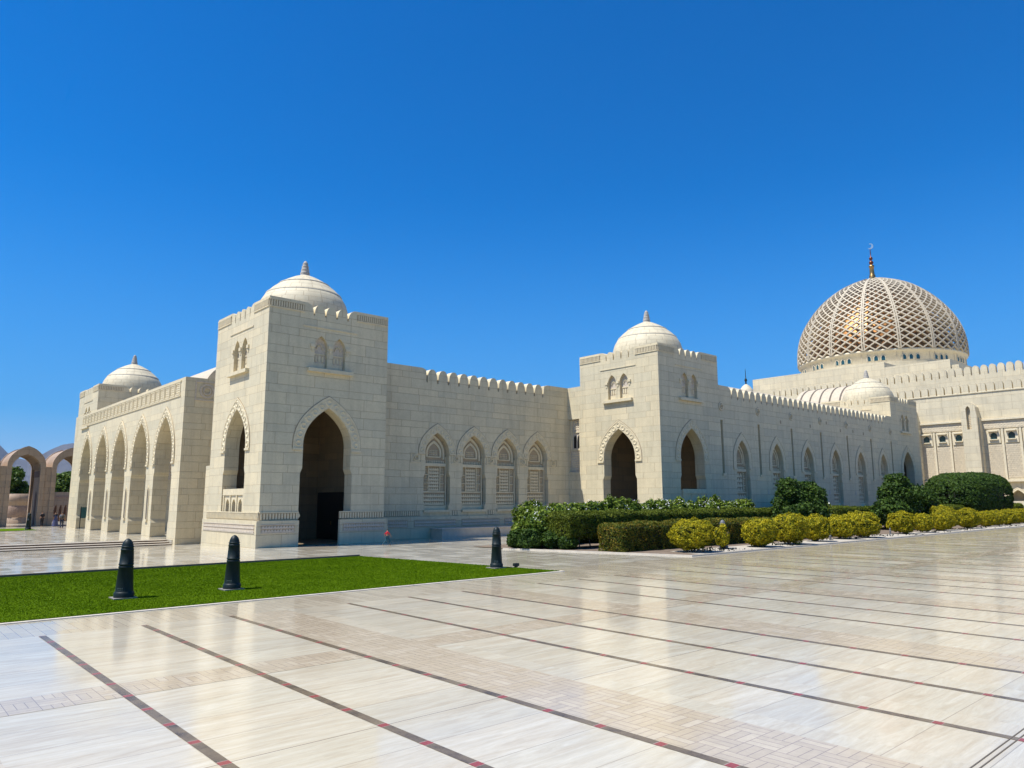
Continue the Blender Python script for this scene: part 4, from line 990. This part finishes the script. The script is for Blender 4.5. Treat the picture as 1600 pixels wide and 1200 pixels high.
variants = []
SH = [
 (31.65, 21.85, 2.1, 1.66, 'round yellow shrub nearest the camera, in front of the copper tinged hedge'),
 (37.75, 21.6, 1.85, 1.58, 'round yellow shrub just right of the grey bollard shrub'),
 (41.1, 21.6, 2.15, 1.82, 'largest tall round yellow shrub right of the grey bollard, second from the right of it'),
 (45.2, 21.95, 1.6, 1.66, 'narrow round yellow shrub tucked between two wider ones below the left dark tree'),
 (49.2, 22.1, 1.9, 1.6, 'low round yellow shrub under the right edge of the left dark tree'),
 (51.95, 21.95, 2.25, 1.8, 'wide round yellow shrub left of the gap that shows dark hedge'),
 (59.5, 22.2, 1.95, 1.7, 'round yellow shrub just right of the gap that shows dark hedge'),
 (63.1, 22.0, 1.6, 1.5, 'smaller round yellow shrub below the pale trunks of the right dark tree'),
 (67.6, 22.1, 1.75, 1.6, 'round yellow shrub left of the pair below the big rounded tree'),
 (71.2, 23.1, 2.3, 2.05, 'tallest yellow shrub of the far half of the row, left of the big rounded tree'),
 (74.2, 22.2, 1.95, 1.8, 'round yellow shrub in front of the left end of the big rounded tree'),
 (77.9, 22.9, 1.6, 1.45, 'low yellow shrub in front of the middle of the big rounded tree'),
 (81.0, 22.6, 1.75, 1.5, 'yellow shrub fifth from the far right end of the row'),
 (84.2, 22.6, 1.7, 1.55, 'yellow shrub fourth from the far right end of the row'),
 (87.3, 22.5, 1.75, 1.55, 'yellow shrub third from the far right end of the row'),
 (91.3, 22.8, 1.8, 1.6, 'yellow shrub last but one at the right photo edge'),
 (95.2, 22.8, 1.9, 1.6, 'yellow shrub at the right photo edge, last in view'),
]
for i, (x, y, w, h, lab) in enumerate(SH):
    r = thing('yellow_shrub', lab, 'shrub', (x, y, .04), 'round clipped yellow shrubs along the plaza edge')
    if i < 5:
        n = 17000 if i == 0 else 12000
        me = ball_mesh(w, h, n, .046 if i == 0 else .054, M['yellow'], 10 * i + 3)
        o_ = link('foliage', me, None, r); c_ = core(r, w, h, .28); s_ = stems(r, 9, w * .28, .5)
        variants.append((w, h, me, c_.data, s_.data))
    else:
        vw, vh, me, cm_, sm_ = variants[1 + i % 4]
        r.rotation_euler = (0, 0, i * 1.7)
        for nm, q in (('foliage', me), ('shade_core', cm_), ('stem', sm_)):
            o_ = link(nm, q, None, r); o_.scale = (w / vw, w / vw, h / vh)
sp = thing('sparse_shrub', 'small sparse yellow green shrub growing around the grey bollard', 'shrub', (34.75, 22.05, .04))
link('foliage', ball_mesh(.7, 1.0, 1100, .05, M['yellow'], 77, .1), None, sp); stems(sp, 12, .3, .9)

def hedge(name, lab, x0, x1, y0, y1, h, n, size, mat, seed, z0=-.3, rnd=.35, bumpy=.06):
    r = thing(name, lab, 'hedge', ((x0 + x1) / 2, (y0 + y1) / 2, .03)); L, D = (x1 - x0), (y1 - y0)
    # faces weighted by area: top, front, ends
    aT, aF, aE = L * D, L * (h - z0) * 1.3, D * (h - z0); tot = aT + 2 * aF * .8 + 2 * aE
    k = NR.uniform(0, tot, n); u, v = NR.uniform(-1, 1, n), NR.uniform(0, 1, n)
    p = np.zeros((n, 3)); nn = np.zeros((n, 3))
    top = k < aT; fr_ = (k >= aT) & (k < aT + aF); bk_ = (k >= aT + aF) & (k < aT + aF * 1.6); en = k >= aT + aF * 1.6
    p[top] = np.stack([u[top] * L / 2, (v[top] - .5) * D, np.full(top.sum(), h)], 1); nn[top] = (0, 0, 1)
    for msk, sy in ((fr_, -1), (bk_, 1)): p[msk] = np.stack([u[msk] * L / 2, np.full(msk.sum(), sy * D / 2), z0 + v[msk] * (h - z0)], 1); nn[msk] = (0, sy, 0)
    sx = np.where(NR.uniform(0, 1, n) < .7, -1, 1); p[en] = np.stack([sx[en] * L / 2, u[en] * D / 2, z0 + v[en] * (h - z0)], 1); nn[en, 0] = sx[en]
    # round the edges
    c = np.array([0, 0, (h + z0) / 2]); half = np.array([L / 2, D / 2, (h - z0) / 2]); rr = min(rnd, half[1] * .9, half[2] * .9)
    q = p - c; inner = np.clip(q, -(half - rr), half - rr); d = q - inner; ln = np.linalg.norm(d, axis=1); ln[ln == 0] = 1
    dirn = d / ln[:, None]; q = inner + dirn * rr; nn = nn * .4 + dirn
    pw_ = p + np.array([r.location[0], r.location[1], 0])
    off = bumpy * (fbm(pw_, 2.2, seed) + .6 * fbm(pw_, 6., seed + 5)) - NR.beta(1.2, 5, n) * .22
    q = q + dirn * off[:, None] + c
    link('foliage', leaves(q, dirn, size, 'foliage', mat), None, r)
    b = MB(); b.box(-L / 2 + .28, L / 2 - .28, -D / 2 + .28, D / 2 - .28, z0 + .15, h - .25); b.build('shade_core', M['core'], r)
    s = MB(); tube(s, [(0, 0, -.05), (.06, .1, z0 + .3)], [.04, .03], 5); s0 = s.build('stem', M['bark'], r)
    for i in range(int(L / .9)):
        q = s0 if i == 0 else s0.copy()
        if i: C.objects.link(q); q.parent = r
        q.location = (-L / 2 + .35 + i * .9 + random.uniform(-.1, .1), -D / 2 + .4, 0); q.rotation_euler = (0, 0, random.uniform(0, 6))
    return r
hedge('clipped_hedge', 'low clipped hedge with copper tinged leaves behind the round yellow shrubs', 28.95, 57.5, 24.1, 25.9, 1.42, 70000, .055, M['reddish'], 3)
hedge('clipped_hedge', 'long taller green clipped hedge behind the copper tinged hedge', 28.4, 58.0, 27.2, 29.1, 1.95, 80000, .06, M['hedge'], 4, .45)
hedge('clipped_hedge', 'green clipped hedge section between the two dark trees', 60.0, 74.5, 27.2, 29.1, 2.0, 30000, .07, M['hedge'], 5, .3)
hedge('clipped_hedge', 'green clipped hedge section below the left end of the big rounded tree', 78.0, 92.0, 26.4, 28.0, 2.0, 22000, .08, M['hedge'], 6, .3)
hedge('clipped_hedge', 'farthest green clipped hedge section right of the big rounded tree', 103., 112.0, 26.8, 28.4, 2.0, 12000, .09, M['hedge'], 6, .3)

def blob_shrub(root, blobs, dens, size, mat, seed, jitter=.9, aspect=1.9, name='crown'):
    P, Nn = [], []
    for (x, y, z, rx, ry, rz) in blobs:
        n = int(dens * (rx * ry + ry * rz + rx * rz) * 4); d = sphere_pts(n)
        ln = 1 + .10 * fbm(d * max(rx, rz), 3.5, seed) + .08 * fbm(d * max(rx, rz), 8., seed + 2); seed += 3
        dep = NR.beta(3.2, 1.2, n); p = d * (ln * (.45 + .55 * dep))[:, None] * np.array([rx, ry, rz]) + np.array([x, y, z]); P.append(p); Nn.append(d * np.array([1, 1, 1]) + np.array([0, 0, .35]))
    P = np.concatenate(P); Nn = np.concatenate(Nn); k = P[:, 2] > .03; return link(name, leaves(P[k], Nn[k], size, name, mat, jitter, aspect), None, root)
def blob_core(root, blobs, f=.62):
    m = MB()
    for (x, y, z, rx, ry, rz) in blobs: m.lathe([(rx * f * math.sin(a) + .01, -rz * f * math.cos(a)) for a in [math.pi * i / 8 for i in range(0, 9)]], 12, (x, y, z))
    return m.build('shade_core', M['core'], root)
blob_shrub(sp, [(.05, 0, .95, .22, .2, .35), (-.3, .1, .75, .2, .2, .35), (.32, 0, .7, .2, .2, .3), (0, 0, .4, .4, .35, .3)], 900, .055, M['yellow'], 31, name='sprigs')
# flowering row of loose glossy shrubs
fx = [27.9]
x = 29.5; idx = 0; row = []
while x < 52.5:
    row.append((x, 31.2 + random.uniform(-.2, .2), 1.15 + random.uniform(-.12, .12), random.uniform(.85, 1.1) if idx else 1.0, random.uniform(1.15, 1.5) if x > 30 else .95)); x += random.uniform(1.5, 1.95); idx += 1
fs_ = thing('flowering_hedge', 'long loose glossy leaved hedge with small white flowers in front of the second tower', 'hedge', (40, 31.2, .03))
bl = [(a - 40, b - 31.2, 1.15 if i else 1.0, c * 1.15, 1.0, (2.62 + .12 * math.sin(i * 1.9) - 1.15) if i > 2 else (1.55, 1.3, 1.35)[i] * .92) for i, (a, b, c, _, _) in enumerate(row)]
bl += [(-11.2, -1.5, 1.3, .85, .8, .72), (-10.9, -2.0, .8, .75, .7, .7)]
blob_shrub(fs_, bl, 420, .105, M['oleander'], 40, aspect=2.4, name='foliage'); blob_core(fs_, bl, .7)
fp = []
for a in bl:
    for _ in range(26):
        d = sphere_pts(1)[0]; d[2] = abs(d[2]) * .8 + .2; d[1] = -abs(d[1]); fp.append((a[0] + d[0] * a[3] * 1.03, a[1] + d[1] * a[4] * 1.03, a[2] + d[2] * a[5] * 1.03))
fp = np.array(fp); fp = np.repeat(fp, 3, 0) + NR.normal(0, .03, (len(fp) * 3, 3)); link('flowers', leaves(fp, np.tile([0, -.4, 1.], (len(fp), 1)), .055, 'flowers', M['flower'], .6, 1.1), None, fs_)
s_ = MB()
for a in bl:
    for q in range(3): tube(s_, [(a[0] + random.uniform(-.3, .3), a[1] + random.uniform(-.3, .3), -.05), (a[0] + random.uniform(-.5, .5), a[1] + random.uniform(-.4, .4), .9)], [.04, .025], 5)
s_.build('stem', M['bark'], fs_)
ds = thing('dark_shrub', 'low dark green bushy shrub at the left end of the garden bed', 'shrub', (27.75, 29.4, .03))
bb = [(-.1, 0, .5, .75, .65, .55), (.8, -.8, .45, .75, .6, .5), (-.45, .7, .5, .6, .6, .55), (1.1, -1.6, .35, .6, .5, .45)]
blob_shrub(ds, bb, 700, .085, M['darkleaf'], 60, name='foliage'); blob_core(ds, bb, .7); stems(ds, 8, .5, .5)
wf = thing('flowering_hedge', 'short pale flowering bush between the left dark tree and the long wall', 'shrub', (62.5, 31.4, .03))
bb = [(-3 + 1.6 * i, random.uniform(-.2, .2), 1.4, 1.3, 1.0, 1.15 + .1 * (i % 2)) for i in range(5)]
blob_shrub(wf, bb, 200, .13, M['oleander'], 90, name='foliage'); blob_core(wf, bb, .7)
fp = np.concatenate([sphere_pts(60) * np.array([1.3, 1., 1.2]) + np.array(b[:3]) for b in bb]); fp = fp[(fp[:, 2] > 1.6)]
link('flowers', leaves(fp, np.tile([0, -.4, 1.], (len(fp), 1)), .14, 'flowers', M['flower'], .6, 1.1), None, wf)

def tree(name, lab, loc, blobs, trunk, mat, dens, size, seed, bark='bark', limbs=True):
    r = thing(name, lab, 'tree', loc)
    blob_shrub(r, blobs, dens, size, mat, seed, aspect=1.6)
    t = MB(); tube(t, trunk[0], trunk[1], 8)
    top = Vector(trunk[0][-2])
    for b in blobs: tube(t, [top, (top + Vector(b[:3])) / 2 + Vector((0, 0, .1)), b[:3]], [trunk[1][-1] * .8, trunk[1][-1] * .55, .02], 5)
    t.build('trunk', M[bark], r); return r
def clumps(n, rx, ry, z0, z1, rmin, rmax, seed, taper=.5):
    rr = random.Random(seed); out = []
    for i in range(n):
        t = rr.random(); z = z0 + (z1 - z0) * t; k = (1 - taper * t); a = rr.uniform(0, 6.28); q = rr.random() ** .6
        r_ = rr.uniform(rmin, rmax); out.append((rx * k * q * math.cos(a), ry * k * q * math.sin(a), z, r_, r_, r_ * .8))
    return out
tree('garden_tree', 'dark green bushy tree, left of the two, in front of the long wall', (50.9, 26.0, .03),
     clumps(20, 2.9, 2.0, .9, 3.65, .65, 1.0, 3, .62) + [(0, 0, 1.6, 2.1, 1.6, 1.3), (.2, 0, 2.8, 1.3, 1.1, 1.1)], ([(0, 0, -.1), (.05, 0, 1.), (0, 0, 2.)], [.16, .13, .09]), M['darkleaf'], 170, .12, 5)
tree('garden_tree', 'dark green bushy tree with pale trunks between the long wall and the big rounded tree', (69.8, 26.0, .03),
     clumps(12, 2.2, 1.9, 1.3, 4.0, .7, 1.1, 8, .6) + [(-2.6, 0, 1.5, 1.8, 1.5, 1.2), (-1.2, 0, 3.0, 1.6, 1.4, 1.2), (-.9, 0, 4.3, .9, .9, .6), (2.6, -.4, 2.6, 1.8, 1.5, 1.2), (3.6, -.8, 1.3, 1.5, 1.3, 1.1), (.3, .4, 1.4, 1.4, 1.4, 1.2)],
     ([(1.2, -1.3, -.1), (1.0, -1.2, 1.2), (.7, -.8, 2.4)], [.14, .11, .08]), M['darkleaf'], 130, .15, 15, 'palebark')
bt = thing('rounded_tree', 'very big dark green tree clipped to a smooth rounded block at the right', 'tree', (94.6, 27.8, .03))
n = 60000; d = sphere_pts(n); e = .62; q = np.sign(d) * np.abs(d) ** e
q /= (np.abs(q) ** 3).sum(1)[:, None] ** (1 / 3)
sc_ = 1 + .012 * fbm(d * 8, 2., 5) + .010 * fbm(d * 8, 6., 6) - NR.beta(1.2, 5, n) * .06
p = q * sc_[:, None] * np.array([6.9, 3.4, 2.55]) + np.array([0, 0, 3.0]); link('crown', leaves(p, d, .15, 'crown', M['darkleaf'], .6), None, bt)
c_ = MB(); 
c_.lathe([(.05, -2.0), (2.4, -1.8), (2.9, -1.2), (3.0, 0), (2.9, 1.2), (2.4, 1.9), (.05, 2.1)], 24); co = c_.build('shade_core', M['core'], bt, (0, 0, 3.0)); co.scale = (2.0, 1.0, 1.0)
t_ = MB()
for q in (-3.5, 0, 3.4): tube(t_, [(q, 0, -.1), (q + .1, 0, 1.4)], [.2, .15], 8)
t_.build('trunk', M['bark'], bt)
# park trees beyond the pink arches
tree('park_tree', 'leafy green park tree seen through the far left arch', (15.4, 120, -.5), clumps(26, 2.8, 2.6, 2.2, 7.2, 1.0, 1.5, 21, .35), ([(0, 0, -.4), (0, 0, 2), (.1, 0, 4)], [.25, .2, .12]), M['tree'], 45, .26, 25)
tree('park_tree', 'leafy green park tree above the low pink arcade wall', (26.0, 138, -.5), clumps(26, 3.0, 2.8, 2.5, 7.0, 1.0, 1.6, 22, .35), ([(0, 0, -.4), (0, 0, 2), (.1, 0, 4)], [.25, .2, .12]), M['tree'], 45, .28, 26)
tree('park_tree', 'dark green park tree filling the left of the far left arch', (12.2, 124, -.5), clumps(22, 2.4, 2.4, 1.5, 6.8, 1.0, 1.5, 23, .3), ([(0, 0, -.4), (0, 0, 2), (.1, 0, 4)], [.25, .2, .12]), M['tree'], 45, .28, 27)
tree('park_tree', 'small dark park tree at the left of the second arch', (21.6, 132, -.5), clumps(14, 1.4, 1.4, 1.2, 4.6, .8, 1.2, 24, .3), ([(0, 0, -.4), (0, 0, 2), (.1, 0, 3)], [.2, .16, .1]), M['darkleaf'], 45, .26, 28)

# small plants and dry leaves in the paved strip
lp = NR.uniform(0, 1, (1500, 2)); pts = np.stack([30.3 + lp[:, 0] ** 1.5 * 60, 20.7 + lp[:, 1] * 2.4, np.full(1500, .07)], 1)
k = fbm(pts, 1.3, 3) > .35; link('ground_litter', leaves(pts[k] + NR.normal(0, .04, (k.sum(), 3)) * np.array([1, 1, .3]), np.tile([0, 0, 1.], (k.sum(), 1)), .09, 'ground_litter', M['core'], .8), None); tag(bpy.data.objects['ground_litter'], kind='stuff')

# ------------------------------------------------------------ hills and air
def hills(name, dist, peaks, col, depth):
    mb = MB(); nx = 60; vs = []
    a0, a1 = R(-6), R(30)
    for j in range(3):
        for i in range(nx + 1):
            t = i / nx; a = a0 + (a1 - a0) * t; h = sum(p[1] * math.exp(-((math.degrees(a) - p[0]) / p[2]) ** 2) for p in peaks) + 14 * math.sin(i * 1.9) * math.sin(i * .7)
            dd = dist + depth * (j - 1); z = (-2, h, -2)[j]; vs.append((dd * math.sin(a), dd * math.cos(a), z))
    mb.add(vs, [(j * (nx + 1) + i, j * (nx + 1) + i + 1, (j + 1) * (nx + 1) + i + 1, (j + 1) * (nx + 1) + i) for j in range(2) for i in range(nx)], False)
    return tag(mb.build(name, col), kind='structure')
M['rock'] = plain('bare_rock', (.065, .06, .06), .95, var=.3, scale=.004)
hills('hills', 9000, [(5, 620, 3.2), (10.5, 480, 2.2), (14, 360, 3), (0, 500, 5)], M['rock'], 1800)
hills('hills', 7000, [(12.5, 300, 2.6), (7.5, 230, 2.5), (18, 200, 3)], M['rock'], 1200)
hz = MB(); hz.box(-3000, 9000, -1500, 13000, -3, 660)
HZ = hz.build('haze', None); tag(HZ, kind='stuff')
hm = bpy.data.materials.new('haze_air'); hm.use_nodes = True; hm.node_tree.nodes.clear()
pv = hm.node_tree.nodes.new('ShaderNodeVolumePrincipled'); pv.inputs['Color'].default_value = (.62, .78, 1., 1); pv.inputs['Density'].default_value = .00003; pv.inputs['Anisotropy'].default_value = 0.
oo = hm.node_tree.nodes.new('ShaderNodeOutputMaterial'); hm.node_tree.links.new(pv.outputs[0], oo.inputs['Volume']); HZ.data.materials.append(hm)

# ------------------------------------------------------------ people
def skin_mesh(name, verts, edges, radii, mat, parent, root=0, sub=2):
    me = bpy.data.meshes.new(name); me.from_pydata(verts, edges, []); o = link(name, me, None, parent)
    md = o.modifiers.new('s', 'SKIN'); md.use_smooth_shade = True
    for i, r in enumerate(radii):
        me.skin_vertices[0].data[i].radius = (r, r) if not isinstance(r, tuple) else r
        me.skin_vertices[0].data[i].use_root = (i == root)
    sb = o.modifiers.new('b', 'SUBSURF'); sb.levels = sub; sb.render_levels = sub
    dg = bpy.context.evaluated_depsgraph_get(); new = bpy.data.meshes.new_from_object(o.evaluated_get(dg)); o.modifiers.clear(); o.data = new
    new.materials.clear(); new.materials.append(mat); return o
def flatm(name, c, r=.7): return plain(name, c, r, var=.08, scale=20)
SK = flatm('skin', (.33, .19, .12)); HA = flatm('hair', (.012, .010, .009))
def person(lab, loc, rot, H, shirt, legs_c, stride=.25, robe=None, pack=None, arms=.12):
    r = thing('person', lab, 'person', loc); r.rotation_euler = (0, 0, rot); r.scale = (H / 1.75,) * 3
    s = stride
    V = [(0, 0, .93), (0, 0, 1.12), (0, 0, 1.36), (0, .0, 1.47), (0, .01, 1.56), (0, .015, 1.67),
         (.17, 0, 1.40), (.24, arms, 1.14), (.24, arms + .10, .90), (.25, arms + .14, .82), (-.17, 0, 1.40), (-.24, -arms, 1.14), (-.24, -arms + .05, .90), (-.25, -arms + .07, .82),
         (.09, 0, .88), (.10, s * .5, .50), (.10, s * .75 - .05, .08), (.10, s * .75 + .1, .03), (-.09, 0, .88), (-.10, -s * .3, .50), (-.10, -s - .05, .10), (-.10, -s + .08, .03)]
    E_ = [(0, 1), (1, 2), (2, 3), (3, 4), (4, 5), (2, 6), (6, 7), (7, 8), (8, 9), (2, 10), (10, 11), (11, 12), (12, 13), (0, 14), (14, 15), (15, 16), (16, 17), (0, 18), (18, 19), (19, 20), (20, 21)]
    rad = [.13, .125, .14, .05, .075, .07, .06, .045, .035, .03, .06, .045, .035, .03, .09, .06, .04, .035, .09, .06, .04, .035]
    skin_mesh('body', V, E_, rad, SK, r)
    skin_mesh('hair', [(0, -.02, 1.62), (0, -.01, 1.70)], [(0, 1)], [.085, .075], HA, r, sub=1)
    skin_mesh('shirt', [V[i] for i in (0, 1, 2, 6, 7, 10, 11)], [(0, 1), (1, 2), (2, 3), (3, 4), (2, 5), (5, 6)], [.15, .145, .16, .078, .06, .078, .06], shirt, r)
    if robe: 
        m_ = MB(); m_.lathe([(.34, .04), (.30, .4), (.24, .8), (.19, 1.1), (.16, 1.3)], 20); m_.build('robe', robe, r)
    else: skin_mesh('trousers', [V[i] for i in (0, 14, 15, 16, 18, 19, 20)], [(0, 1), (1, 2), (2, 3), (0, 4), (4, 5), (5, 6)], [.145, .11, .078, .06, .11, .078, .06], legs_c, r)
    if pack: 
        m_ = MB(); m_.lathe([(.02, 0), (.12, .02), (.155, .1), (.15, .34), (.1, .44), (.02, .46)], 14, (0, -.2, .98)); m_.build('backpack', pack, r)
    return r
blk = flatm('black_cloth', (.01, .01, .012)); gry = flatm('grey_cloth', (.16, .16, .17)); vio = flatm('violet_cloth', (.07, .075, .15)); red = flatm('red_cloth', (.42, .012, .02)); tea = flatm('teal_cloth', (.01, .07, .10)); nav = flatm('navy_denim', (.02, .028, .05)); olive = flatm('olive_pack', (.06, .05, .04))
person('person in grey top and dark trousers walking away with a backpack', (16.35, 87.6, TZ), -.15, 1.68, gry, nav, .22, None, olive)
person('person in long dark blue grey robe standing left of the backpacker', (17.0, 94.5, TZ), .3, 1.62, blk, blk, .05, vio)
person('person all in black beside the pink pier', (15.75, 94.6, TZ), .2, 1.7, blk, blk, .08)
person('small child in red top and teal trousers beside the nearest tower', (23.95, 37.9, 0), -1.9, .98, red, tea, .4, arms=.25)
